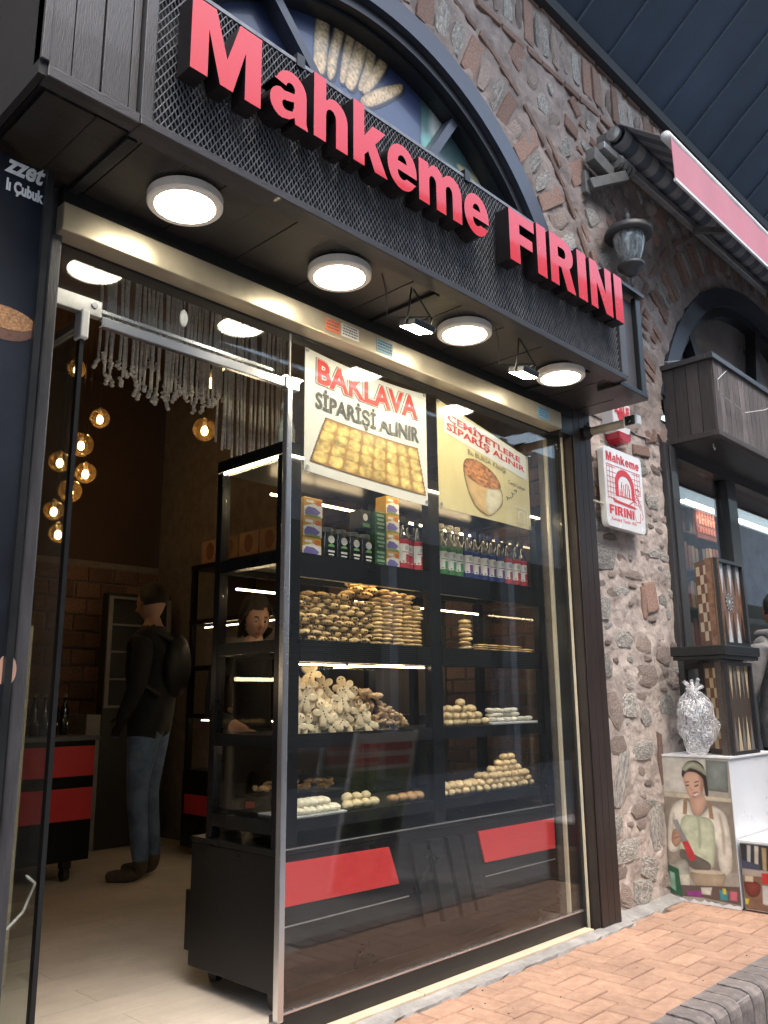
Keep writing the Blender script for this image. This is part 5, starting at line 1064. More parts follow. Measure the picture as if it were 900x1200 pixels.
for k in range(3): dup(prd, (3.775 + k * .070, .222 - .006 * (k % 2), S1Z), R.uniform(-.2, .2), ['dark capped syrup bottle with red label next to the blue ones', 'middle of the three dark capped red label bottles at the right', 'dark capped syrup bottle with red label at the right end of the shelf'][k], group='red label syrup bottles')
for k in range(3): dup(prd, (2.935 + k * .052, .225 + .02 * (k % 2), S1Z), R.uniform(-.2, .2), ['red label syrup bottle beside the tall pile of orange cartons', 'middle of the three red label bottles left of the mullion', 'red label syrup bottle against the cabinet mullion'][k], group='red label syrup bottles')
for k in range(6): dup(prd if k > 3 else pb2, (3.2 + k * .13, .31, S1Z), 0, 'dark syrup bottle in the back row of the top shelf', group='back row syrup bottles')
for p_ in (pg, pb2, prd):
    for c_ in list(p_.children): bpy.data.objects.remove(c_)
    bpy.data.objects.remove(p_)

def blob(seed, rx_, ry_, rz_, n, m_, mt, fn=None, name='x', smooth=True, amp=.12, fr=3.0):
    mb = MB(); sd_ = Vector((seed * 1.7, seed * .9, 0))
    def g(p, d):
        q = noise.noise(d * fr + sd_) * amp; p = p * (1 + q)
        return fn(p, d) if fn else p
    mb.ball((0, 0, 0), (rx_, ry_, rz_), n, m_, 0, g); o = mb.build(name, mt, smooth=smooth); d = o.data; bpy.data.objects.remove(o); return d
def place(data, name, loc, rot, label, cat, group, sc_=1.0):
    o = bpy.data.objects.new(name, data); C.objects.link(o); o.location = loc; o.rotation_euler = rot; o.scale = (sc_,) * 3; return tag(o, label, cat, group)
BAKE = mat('baked_crust', (.60, .31, .11), .6, var=.45, scale=60, bump=.5, rnd=.2, col2=(.82, .52, .23)); BAKE2 = mat('baked_ring', (.64, .36, .14), .6, var=.4, scale=50, bump=.5, rnd=.15, col2=(.82, .54, .26))
OLV = mat('olive_bits', (.05, .03, .02), .5)
# short pastries with dark filling, piled like bricks on the left of the second shelf
def pastry(seed):
    mb = MB(); sd_ = Vector((seed * 2.3, 1, 0)); mb.ball((0, 0, 0), (.036, .026, .0145), 14, 8, 0, lambda p, d: Vector((p.x, p.y, max(p.z, -.011))) * (1 + noise.noise(d * 3 + sd_) * .16))
    r = random.Random(seed)
    for k in range(4): a_ = r.uniform(-2.9, -.2); mb.ball((.033 * math.cos(a_), .024 * math.sin(a_), r.uniform(-.006, .006)), (.006, .005, .005), 6, 4, 1)
    o = mb.build('pastry', [BAKE, OLV], smooth=True); d = o.data; bpy.data.objects.remove(o); return d
PD = [pastry(k) for k in range(5)]
for row in range(9):
    z = S2Z + .013 + row * .0235; nx_ = 7 if row < 8 else 5
    for i in range(nx_):
        x = 2.285 + i * .064 + (row % 2) * .028
        if row == 8 and i < 1: continue
        place(R.choice(PD), 'pastry', (x, .225 + R.uniform(-.008, .012), z + R.uniform(-.002, .002)), (R.uniform(-.08, .08), R.uniform(-.08, .08), R.uniform(-.35, .35)), 'golden olive pastry in the brick like pile on the left of the second shelf', 'pastry', 'olive pastries piled on the second shelf', R.uniform(.92, 1.08))
for i, (x, z) in enumerate(((2.57, 1.505), (2.62, 1.53), (2.68, 1.508), (2.72, 1.53), (2.66, 1.553), (2.71, 1.556), (2.60, 1.552))): place(R.choice(PD), 'pastry', (x, .225, z), (0, 0, R.uniform(-.3, .3)), 'golden olive pastry in the brick like pile on the left of the second shelf', 'pastry', 'olive pastries piled on the second shelf', 1.1)
for row in range(9):
    for i in range(6): place(R.choice(PD), 'pastry', (2.30 + i * .066 + (row % 2) * .03, .285, S2Z + .013 + row * .0235), (0, 0, R.uniform(-.3, .3)), 'golden olive pastry in the brick like pile on the left of the second shelf', 'pastry', 'olive pastries piled on the second shelf')
RG = [blob(k, .033, .029, .0105, 14, 7, BAKE2, name='ring_biscuit', amp=.10) for k in range(4)]
cols_ = [(2.748, 12), (2.815, 13), (2.885, 13), (2.955, 13), (3.018, 11)]
for ci, (x, n_) in enumerate(cols_):
    for k in range(n_):
        place(R.choice(RG), 'ring_biscuit', (x + R.uniform(-.004, .004), .222 + R.uniform(-.004, .006), S2Z + .010 + k * .0178), (R.uniform(-.07, .07), R.uniform(-.07, .07), R.uniform(0, 6)), 'flat golden biscuit in the %s stack from the mullion on the second shelf' % ('fifth', 'fourth', 'third', 'second', 'first')[ci], 'biscuit', 'flat biscuits stacked left of the mullion, stack %s' % ('five', 'four', 'three', 'two', 'one')[ci])
for k in range(4): place(R.choice(RG), 'ring_biscuit', (2.80 + k * .06, .225, S2Z + .246 - .004 * k), (R.uniform(-.1, .1), R.uniform(-.1, .1), 1), 'flat golden biscuit lying loose across the tops of the stacks', 'biscuit', 'loose biscuits on the stacks')
for k in range(7): place(R.choice(RG), 'ring_biscuit', (3.405 + R.uniform(-.006, .006), .23, S2Z + .012 + k * .022), (R.uniform(-.12, .12), R.uniform(-.12, .12), R.uniform(0, 6)), 'pale thick biscuit in the lone stack of seven on the second shelf', 'biscuit', 'lone biscuit stack right of the mullion', 1.12)
for i in range(5):
    for k in range(3 if i < 4 else 2): place(R.choice(RG), 'ring_biscuit', (3.53 + i * .098 + R.uniform(-.008, .008), .23, S2Z + .008 + k * .011), (0, 0, R.uniform(-.2, .2)), 'wide flat sesame biscuit in the low row at the right of the second shelf', 'biscuit', 'low row of wide flat biscuits', 1.5).scale = (1.5, 1.3, .62)
# gingerbread men
GBM = mat('gingerbread_icing', (.78, .60, .36), .55, var=.16, scale=30, bump=.25, rnd=.12, col2=(.86, .73, .51)); GBD = mat('choc_dots', (.06, .03, .02), .4)
def ginger(seed):
    r = random.Random(seed); m = MB(); pts = []; n = 64
    blobs = [(0, .050, .027, 1), (0, .0, .031, 1.0), (-.042, .020, .021, 1), (.042, .020, .021, 1), (-.025, -.050, .022, 1), (.025, -.050, .022, 1), (-.026, .014, .018, 1), (.026, .014, .018, 1), (-.017, -.028, .019, 1), (.017, -.028, .019, 1), (0, .028, .016, 1)]
    for i in range(n):
        t = 2 * PI * i / n; c, s_ = math.cos(t), math.sin(t); best = 0
        for k in range(100, 5, -1):
            q = k * .001; x, z = c * q, s_ * q
            if any((x - a) ** 2 + (z - b) ** 2 < e * e for a, b, e, _ in blobs): best = q; break
        pts.append((c * best, s_ * best))
    v = []; f = []
    for sc_, y in ((.96, .008), (1, .003), (.995, -.004), (.93, -.0085), (.6, -.0105)): v += [(a * sc_, y, b * sc_) for a, b in pts]
    v.append((0, -.011, 0)); c_ = len(v) - 1
    for q in range(4):
        for i in range(n): f.append((q * n + i, q * n + (i + 1) % n, (q + 1) * n + (i + 1) % n, (q + 1) * n + i))
    f += [(4 * n + i, 4 * n + (i + 1) % n, c_) for i in range(n)] + [tuple(range(n - 1, -1, -1))]
    m.add(v, f)
    for a, b in ((-.009, .058), (.009, .058), (0, .012), (0, -.004), (0, -.02)): m.ball((a, -.0110, b), (.0045, .003, .0045), 8, 5, 1)
    o = m.build('gingerbread_man', [GBM, GBD], smooth=True); d = o.data; bpy.data.objects.remove(o); return d
GB = [ginger(0)]
rows_ = [(.950, 2.262, 7, .066, 'bottom'), (.998, 2.290, 6, .068, 'second'), (1.048, 2.262, 6, .066, 'third'), (1.096, 2.285, 4, .088, 'fourth'), (1.150, 2.385, 1, .07, 'top')]
cnt = ['first', 'second', 'third', 'fourth', 'fifth', 'sixth', 'seventh']
for ri, (z, x0, n_, st, rn) in enumerate(rows_):
    for i in range(n_): place(GB[0], 'gingerbread_man', (x0 + i * st + R.uniform(-.008, .008), .200 + .020 * ((i + ri) % 3) + .008 * ri, z + R.uniform(-.006, .006)), (R.uniform(-.3, .0), R.uniform(-.8, .8), R.uniform(-.6, -.15)), ('single iced gingerbread man on top of the pile on the third shelf' if n_ == 1 else '%s iced gingerbread man from the left in the %s row of the pile' % (cnt[i], rn)), 'biscuit', 'gingerbread men', R.uniform(.72, .82))
GC = [blob(k, .030, .011, .011, 8, 6, mat('cracker_brown', (.48, .29, .14), .65, var=.45, scale=50, bump=.6, rnd=.2, col2=(.66, .45, .25)), name='cracker', amp=.5) for k in range(4)]
for k in range(120):
    x = R.uniform(2.62, 2.93); top = max(.014, (.165 - abs(x - 2.72) * .75 if x > 2.72 else .165)); z = S3Z + .01 + R.random() ** .8 * top
    place(R.choice(GC), 'cracker', (x, .21 + R.uniform(-.015, .05), min(z, S3Z + top)), (R.uniform(-.6, .6), R.uniform(-.7, .7), R.uniform(0, 3)), 'twisted golden cracker in the heap beside the gingerbread men', 'cracker', 'heap of twisted crackers', R.uniform(.7, 1.05))
# round biscuits: third shelf right, pyramid on the lowest shelf, white and brown ones
BL = [blob(k + 5, .029, .026, .019, 12, 8, mat('round_biscuit', (.66, .42, .19), .6, var=.3, scale=40, bump=.4, rnd=.14, col2=(.84, .63, .37)), name='round_biscuit', amp=.12) for k in range(4)]
def rowset(x0, x1, z, y, step, lab, grp, dat=BL, s_=1.0, name='round_biscuit', jit=.004, cat='biscuit'):
    x = x0
    while x <= x1: place(R.choice(dat), name, (x + R.uniform(-jit, jit), y + R.uniform(-.006, .006), z), (R.uniform(-.2, .2), R.uniform(-.2, .2), R.uniform(0, 6)), lab, cat, grp, s_ * R.uniform(.94, 1.06)); x += step
L3 = 'round pale biscuit in the small heap on the right part of the third shelf'; G3 = 'round biscuits on the third shelf'
for r_, (a, b, z) in enumerate(((3.17, 3.56, .018), (3.17, 3.50, .05), (3.18, 3.46, .082), (3.33, 3.37, .112))): rowset(a, b, S3Z + z, .215, .058, L3, G3); 
rowset(3.20, 3.5, S3Z + .018, .27, .06, L3, G3)
TR = MB().box(3.55, 3.96, .19, .36, S3Z + .0005, S3Z + .012).build('serving_tray', WHITEP, bevel=.003); tag(TR, 'white tray under the iced biscuits on the third shelf', 'tray')
IC = [blob(k + 15, .034, .026, .0125, 12, 6, mat('white_icing', (.84, .79, .67), .5, var=.07, scale=40, rnd=.05, bump=.1), name='iced_biscuit', amp=.06) for k in range(3)]
for a, b, z in ((3.59, 3.92, .024), (3.60, 3.86, .048), (3.59, 3.80, .070)): rowset(a, b, S3Z + z, .23, .066, 'flat white iced biscuit on the white tray of the third shelf', 'white iced biscuits', IC, 1, 'iced_biscuit')
L4 = 'round golden biscuit in the pyramid on the lowest shelf'; G4 = 'biscuit pyramid on the lowest shelf'
for r_, (a, b) in enumerate(((3.16, 3.90), (3.18, 3.87), (3.50, 3.84), (3.56, 3.81), (3.62, 3.78), (3.67, 3.74))):
    for y in (.20, .25) if r_ < 3 else (.21,): rowset(a, b, S4Z + .017 + r_ * .0275, y, .055, L4, G4, BL, .93)
BB = [blob(k + 25, .033, .028, .021, 12, 8, mat('brown_bun', (.46, .27, .13), .5, var=.25, scale=20, bump=.2, rnd=.12), name='brown_bun', amp=.08) for k in range(3)]
rowset(2.84, 3.03, S4Z + .02, .22, .06, 'small brown bun at the right end of the left lowest shelf', 'brown buns on the lowest shelf', BB, 1, 'brown_bun', cat='bun')
PLs = [blob(k + 35, .032, .026, .02, 12, 8, mat('pale_bun', (.76, .64, .40), .55, var=.15, scale=20, bump=.2, rnd=.08), name='pale_bun', amp=.08) for k in range(3)]
rowset(2.56, 2.76, S4Z + .02, .22, .055, 'pale round bun in the middle of the left lowest shelf', 'pale buns on the lowest shelf', PLs, 1, 'pale_bun', cat='bun'); rowset(2.58, 2.74, S4Z + .048, .23, .055, 'pale round bun in the middle of the left lowest shelf', 'pale buns on the lowest shelf', PLs, .9, 'pale_bun', cat='bun')
WB_ = [blob(k + 45, .020, .045, .018, 12, 8, mat('white_stick', (.86, .81, .64), .5, var=.05, rnd=.05), name='white_biscuit', amp=.06) for k in range(3)]
rowset(2.26, 2.50, S4Z + .019, .225, .034, 'short white sugared biscuit in the tidy rows by the left post', 'white sugared biscuits', WB_, 1, 'white_biscuit', .001); rowset(2.27, 2.47, S4Z + .048, .235, .034, 'short white sugared biscuit in the tidy rows by the left post', 'white sugared biscuits', WB_, 1, 'white_biscuit', .001)
for o in bpy.data.objects:
    if o.name.startswith('white_biscuit'): o.rotation_euler = (0, 0, .0)
TR = MB().box(2.24, 2.53, .18, .40, S4Z + .0005, S4Z + .005).build('serving_tray', WHITEP); tag(TR, 'white paper tray under the white sugared biscuits', 'tray')
# brown sticks on a rear tray
TR = MB().box(2.24, 2.72, .40, .56, .655, .662).build('serving_tray', BLACK); tag(TR, 'black raised tray at the back of the lowest left shelf', 'tray')
for k in range(46): place(R.choice(GC), 'cracker', (R.uniform(2.27, 2.68), R.uniform(.40, .50), .675 + R.uniform(0, .03)), (R.uniform(-.3, .3), R.uniform(-.3, .3), R.uniform(0, 3)), 'brown cracker on the raised tray at the back of the lowest shelf', 'cracker', 'brown crackers on the raised tray', .8)
# bottles of cleaner on top of the cabinet
def cleaner(x, y, col, lab, colb):
    t = thing('spray_bottle', lab, 'bottle', (x, y, 2.106)); z = 2.106
    MB().lathe([(.03, 0), (.036, .01), (.036, .10), (.022, .145), (.012, .165), (.012, .18)], (x, y, z), 18).build('body', mat('cl' + str(col), col, .25, coat=.6), t, smooth=True)
    MB().box(x - .03, x + .014, y - .008, y + .008, z + .181, z + .205).build('trigger', mat('cb' + str(colb), colb, .4), t, bevel=.003)
    MB().lathe([(.0365, .03), (.0368, .032), (.0368, .09), (.0365, .092)], (x, y, z), 18, cap=False).build('label', mat('cb' + str(colb), colb, .4), t)
cleaner(2.24, .26, (.50, .58, .50), 'pale green spray bottle on the cabinet top left of the door stile', (.62, .66, .60)); cleaner(2.37, .25, (.45, .03, .04), 'red cleaner bottle with blue label on the cabinet top beside the banner', (.06, .08, .35))

# wall socket, conduit
so = thing('wall_socket', 'white socket on the brick wall right of the cabinet', 'socket', (4.1, .1, 1.6)); MB().box(4.05, 4.115, .09, .102, 1.565, 1.66).build('plate', WHITEP, so, bevel=.004)
m = MB()
for k in range(3): m.box(4.073, 4.079, .0885, .0898, 1.585 + k * .025, 1.593 + k * .025)
m.build('slot', BLACK, so)
cdt = MB().box(3.985, 4.010, .065, .085, -.07, 2.50).build('conduit', CREAM, bevel=.003); tag(cdt, 'cream vertical conduit inside the right edge of the window', 'conduit')

# ================================================================== INTERIOR
fl = MB().box(-.6, 4.34, .051, 4.6, -.2, -.0785).build('floor', PAVEJ); struct(fl)
pk = MB().box(-.6, .6, -.0935, .0935, -.0035, 0).build('floor_plank', FLOORM, bevel=.001); pk.modifiers.clear()
for j in range(24):
    for i in range(5):
        x = -.6 + (i - .5 * (j % 2)) * 1.202 + .6
        if x - .6 > 4.3 or x < 0.2: continue
        piece('floor_plank', pk.data, fl, (min(x, 3.74), .15 + j * .188, -.075 + (.0002 * (i % 2))))
bpy.data.objects.remove(pk)
wb_ = MB().box(-.6, 4.35, 4.42, 4.52, -.1, 3.9).build('wall_back', PLASTER); struct(wb_)
m = MB().box(-.59, 4.34, 4.412, 4.419, -.08, 2.25); mo = m.build('mortar', MORTARI, wb_)
br = [brickmesh(50 + k, BRICKI) for k in range(4)]
R = random.Random(8); n = 0
for j in range(16):
    for i in range(18):
        x = .9 + i * .232 + (j % 2) * .116; z = 0.0 + j * .142
        if x > 4.1 or n >= 298: continue
        piece('brick', R.choice(br), wb_, (x, 4.411, z), (0, 0, 0), (.215, .02 * R.uniform(.8, 1.3), .125)); n += 1
wr = MB().box(4.135, 4.24, .10, 4.4, -.1, 3.9).build('wall_right', MORTARI); struct(wr)
n = 0
for j in range(33):
    for i in range(9):
        y = .155 + i * .215 + (j % 2) * .1075; z = -.02 + j * .0815
        piece('brick', R.choice(br), wr, (4.131, y, z), (0, 0, -PI / 2), (.200, .014 * R.uniform(.8, 1.3), .068)); n += 1
struct(MB().box(4.056, 4.134, .085, .17, -.1, 2.7).build('wall_return', MORTARI)); 
wl = MB().box(-.7, -.6, .1, 4.5, -.1, 3.9).build('wall_left', MORTARI); struct(wl)
n = 0
for j in range(20):
    for i in range(14): piece('brick', R.choice(br), wl, (-.598, 1.2 + i * .232 + (j % 2) * .116, j * .142), (0, 0, PI / 2), (.215, .02, .125))
struct(MB().box(-.7, 4.4, .41, 4.6, 3.9, 4.0).build('ceiling', PLASTER))
struct(MB().box(-.7, 4.3, .061, .16, 2.68, 3.9).build('wall_front', PLASTER) if False else MB().box(-.7, .95, .061, .12, -.1, 3.9).build('wall_front', PLASTER))

# pendant globes
BULB = glow('bulb', (1, .78, .48), 9)
def pendant(x, y, z, r_=.072, lab='', lit=True):
    t = thing('pendant_lamp', lab, 'lamp', (x, y, z), 'amber glass globe pendants')
    MB().ball((x, y, z), r_, 24, 16).build('globe', AMBER, t, smooth=True)
    MB().lathe([(.016, .052), (.018, .075), (.006, .085)], (x, y, z), 14).build('socket', BRASSY, t)
    MB().ball((x, y, z - .012), (.024, .024, .032), 14, 10).build('bulb', BULB, t, smooth=True)
    MB().lathe([(.014, .02), (.014, .052)], (x, y, z), 12).build('bulb_base', WHITEP, t)
    MB().tube([(x, y, z + .085), (x, y, 3.9)], .0025, 5).build('cord', BLACK, t)
pl_ = [((2.70, 3.49), .068, 'highest amber globe of the left cluster, crossed by the door edge'), ((2.91, 3.15), .075, 'amber globe just right of the door edge, second highest'), ((2.776, 2.914), .092, 'large amber globe on the door edge'), ((2.624, 2.752), .078, 'dim amber globe at the left of the cluster'), ((2.825, 2.705), .078, 'amber globe below and right of the large one'), ((2.717, 2.551), .085, 'amber globe centred on the door edge below the middle'), ((2.608, 2.388), .072, 'second lowest amber globe of the cluster'), ((2.652, 2.226), .068, 'lowest amber globe of the cluster')]
for (x, z), r_, lab in pl_: pendant(x, 3.3, z, r_, lab)
pendant(3.18, 2.3, 2.89, .082, 'single large amber globe below the rope curtain'); pendant(2.95, 1.9, 3.07, .055, 'small amber globe glowing behind the ropes'); pendant(2.75, 1.5, 3.02, .05, 'small amber globe behind the right end of the door rail'); pendant(3.35, 2.6, 3.45, .05, 'amber globe high behind the ropes')
# rope curtains
ROPE = mat('cotton_rope', (.90, .84, .73), .9, var=.3, scale=60, bump=.8, bscale=160)
def ropedata(seed):
    r = random.Random(seed); m = MB(); pts = []; L_ = 1.0
    for i in range(26): t = i / 25; pts.append((.004 * math.sin(t * 9 + seed), .004 * math.cos(t * 7 + seed), -t))
    m.tube(pts, [.0066 * (1 + .12 * math.sin(i * 2.5)) for i in range(26)], 6)
    o = m.build('rope', ROPE, smooth=True); d = o.data; bpy.data.objects.remove(o); return d
def knot(seed):
    r = random.Random(seed); m = MB()
    for k in range(4): m.ball((r.uniform(-.008, .008), r.uniform(-.008, .008), -.006 - k * .012), (r.uniform(.009, .013), .011, r.uniform(.007, .010)), 8, 6, 0, lambda p, d: p * (1 + .3 * noise.noise(d * 4)))
    o = m.build('tassel', ROPE, smooth=True); d = o.data; bpy.data.objects.remove(o); return d
RD = [ropedata(k) for k in range(4)]; KD = [knot(k) for k in range(4)]; R = random.Random(5)
def curtain(lab, x0, x1, n_, y, zb, jitter, knots=True):
    t = thing('rope_curtain', lab, 'curtain', ((x0 + x1) / 2, y, 3.6)); MB().tube([(x0 - .05, y, 3.6), (x1 + .05, y, 3.6)], .015, 8).build('rod', BLACK, t)
    for i in range(n_):
        x = x0 + (x1 - x0) * i / (n_ - 1); z = zb + jitter * R.uniform(-1, 1) - .05 * math.sin(i / n_ * 3.1); yy = y + R.uniform(-.02, .02)
        o = piece('rope', R.choice(RD), t, (x + R.uniform(-.006, .006), yy, 3.6), (0, 0, R.uniform(0, 6)), (1, 1, 3.6 - z))
        if knots:
            k = piece('tassel', R.choice(KD), t, (x, yy, z), (0, 0, R.uniform(0, 6)), (1, 1, 1))
curtain('cotton rope curtain with knotted ends across the doorway interior', 1.62, 2.25, 34, .80, 2.50, .05)
curtain('straight cotton rope curtain hanging beside the cabinet top', 2.27, 2.68, 22, .82, 2.26, .02, False)
curtain('farther short rope curtain above the single globe', 2.0, 2.62, 20, 1.15, 2.72, .04)

# left counter
ct = thing('serving_counter', 'black counter on castors with two red bands, at the left inside the shop', 'counter', (2.1, 3.2, -.075))
MB().box(1.5, 2.88, 3.0, 3.5, .05, .80).build('body', CABB, ct); MB().box(1.45, 2.90, 2.97, 3.52, .801, .83).build('top', mat('grey_top', (.12, .12, .13), .4), ct)
MB().box(1.52, 2.875, 2.99, 2.998, .575, .765).build('red_band', REDP, ct); MB().box(1.52, 2.875, 2.99, 2.998, .30, .50).build('red_band', REDP, ct)
for x in (1.6, 2.75): c_ = MB().lathe([(.01, -.02), (.04, -.02), (.04, .02), (.01, .02)], (x, 3.06, -.034), 14, ax=0); c_.box(x - .03, x + .03, 3.03, 3.09, .0, .05); c_.build('castor', BLACK, ct)
for k in range(6):
    b_ = thing('dark_bottle', 'dark bottle in the row standing on the left counter', 'bottle', (2.42 + k * .07, 3.25, .831), 'dark bottles on the counter')
    MB().lathe([(.028, 0), (.03, .01), (.03, .17), (.012, .215), (.012, .25)], (2.42 + k * .07, 3.25, .831), 12).build('body', JD, b_, smooth=True); MB().lathe([(.014, .2505), (.014, .275)], (2.42 + k * .07, 3.25, .831), 10).build('cap', mat('capgold', (.30, .24, .12), .4), b_)
dc = thing('reflection_case', 'added glass pastry case with cream corner post at the far left, in place of a reflected cabinet', 'display case', (1.7, 1.6, -.07))  # case added where a cabinet's reflection shows beside the door
MB().box(1.0, 1.62, 1.25, 2.6, -.07, .55).build('base', CREAM, dc); MB().box(1.60, 1.625, 1.235, 1.26, -.07, 1.38).build('corner_post', CREAM, dc); MB().box(1.0, 1.62, 1.25, 2.6, 1.36, 1.38).build('top', CREAM, dc)
MB().box(1.05, 1.60, 1.27, 1.28, 1.15, 1.17).build('led_strip', LED2, dc); MB().box(1.05, 1.6, 1.3, 2.5, .9, .91).build('shelf', BLACK, dc); MB().box(1.61, 1.618, 1.26, 2.6, .55, 1.36).build('side_pane', GLASSC, dc)
for k in range(10): place(R.choice(BL), 'round_biscuit', (1.3 + .06 * (k % 5), 1.4 + .07 * (k // 5), .93), (0, 0, k), 'round biscuit inside the added glass case at the far left', 'biscuit', 'biscuits in the added far left case')
cbl = MB().tube([(1.30, .4, .50), (1.34, .42, .47), (1.32, .45, .38), (1.25, .4, .35), (1.15, .35, .34)], .005, 6).build('cable', WHITEP, smooth=True); tag(cbl, 'white cable hanging low behind the open glass door', 'cable')
# fridge
fr = thing('drinks_fridge', 'grey framed glass fridge against the back wall behind the man', 'fridge', (3.6, 4.1, -.07))
MB().box(3.42, 4.0, 3.95, 4.05, -.07, 1.93).build('body', mat('fridge_dark', (.03, .03, .03), .5), fr)
FG = mat('fridge_frame', (.24, .24, .235), .4)
for a in ((3.42, 3.455, 1.0, 1.90), (3.965, 4.0, 1.0, 1.90)): MB().box(a[0], a[1], 3.93, 3.949, a[2], a[3]).build('door_frame', FG, fr)
for z in (1.0, 1.88): MB().box(3.456, 3.964, 3.93, 3.949, z, z + .02).build('door_frame', FG, fr)
for k in range(3): MB().box(3.46, 3.96, 3.935, 3.949, 1.22 + k * .22, 1.235 + k * .22).build('shelf', FG, fr)
MB().box(3.30, 3.42, 3.96, 4.3, -.07, .95).build('side_panel', FG, fr)
# second run of cabinets along the right wall
c2 = thing('wall_cabinet', 'long black shelf cabinet along the right wall behind the display cabinet', 'cabinet', (3.9, 2.2, -.07))
MB().box(3.80, 4.12, .95, 3.35, -.02, .50).build('base', CABB, c2, bevel=.003); MB().box(3.79, 3.799, 2.0, 3.3, .22, .36).build('red_panel', REDP, c2)
for y in (.95, 1.75, 2.55, 3.31): MB().box(3.81, 3.85, y, y + .04, .501, 2.10).build('post', CABB, c2)
for z in (.50, .92, 1.28, 1.64, 2.08): MB().box(3.805, 4.12, .95, 3.35, z, z + .035).build('shelf', CABB, c2)
MB().box(4.10, 4.12, .95, 3.35, .52, 2.08).build('back', mat('cab_back', (.06, .045, .035), .6), c2)
for z, y0, y1 in ((1.61, 1.8, 3.2), (1.25, 1.0, 1.7), (.9, 2.3, 3.2)): MB().box(3.852, 3.858, y0, y1, z, z + .008).build('led_strip', LED2, c2)
for k in range(9): place(R.choice(BB), 'brown_bun', (3.88, 2.6 + .065 * (k % 5), .98 + .04 * (k // 5)), (0, 0, k), 'brown bun lit on the wall cabinet behind the man', 'bun', 'buns on the wall cabinet')
for k in range(40): place(R.choice(GC), 'cracker', (3.84 + R.uniform(0, .2), R.uniform(2.2, 3.2), .555 + R.uniform(0, .02)), (0, 0, R.uniform(0, 3)), 'orange lit cracker on the low shelf of the wall cabinet', 'cracker', 'crackers on the wall cabinet', 1)
KR = [mat('kraft%d' % k, c, .7, var=.2, scale=12) for k, c in enumerate([(.34, .20, .12), (.28, .17, .10)])]; KP = mat('kraft_print', (.18, .07, .04), .6)
for k in range(5):
    y = 2.0 + k * .25; t = thing('gift_box', ('kraft gift box with round print, %s from the cabinet post' % ('first', 'second', 'third', 'fourth', 'fifth')[k]), 'box', (3.82, y, 2.116), 'kraft gift boxes on the wall cabinet')
    MB().box(3.82, 4.05, y, y + .235, 2.116, 2.30).build('carton', KR[k % 2], t, bevel=.003)
    MB().prism(arc(y + .118, 2.21, .055, .07, 0, 360, 16)[:-1] , lambda a, b, d: (3.82 - d, a, b), .0004, .001).build('print', KP, t)
for k in range(3):
    y = 1.05 + k * .27; b_ = MB().box(3.86, 4.08, y, y + .22, 1.676, 1.676 + (.20, .26, .16)[k]).build('carton', KR[k % 2], bevel=.003); tag(b_, ('low kraft carton on the wall cabinet seen through the side glass', 'tall kraft carton in the wall cabinet seen through the side glass', 'flat kraft carton deepest in the wall cabinet')[k], 'box')

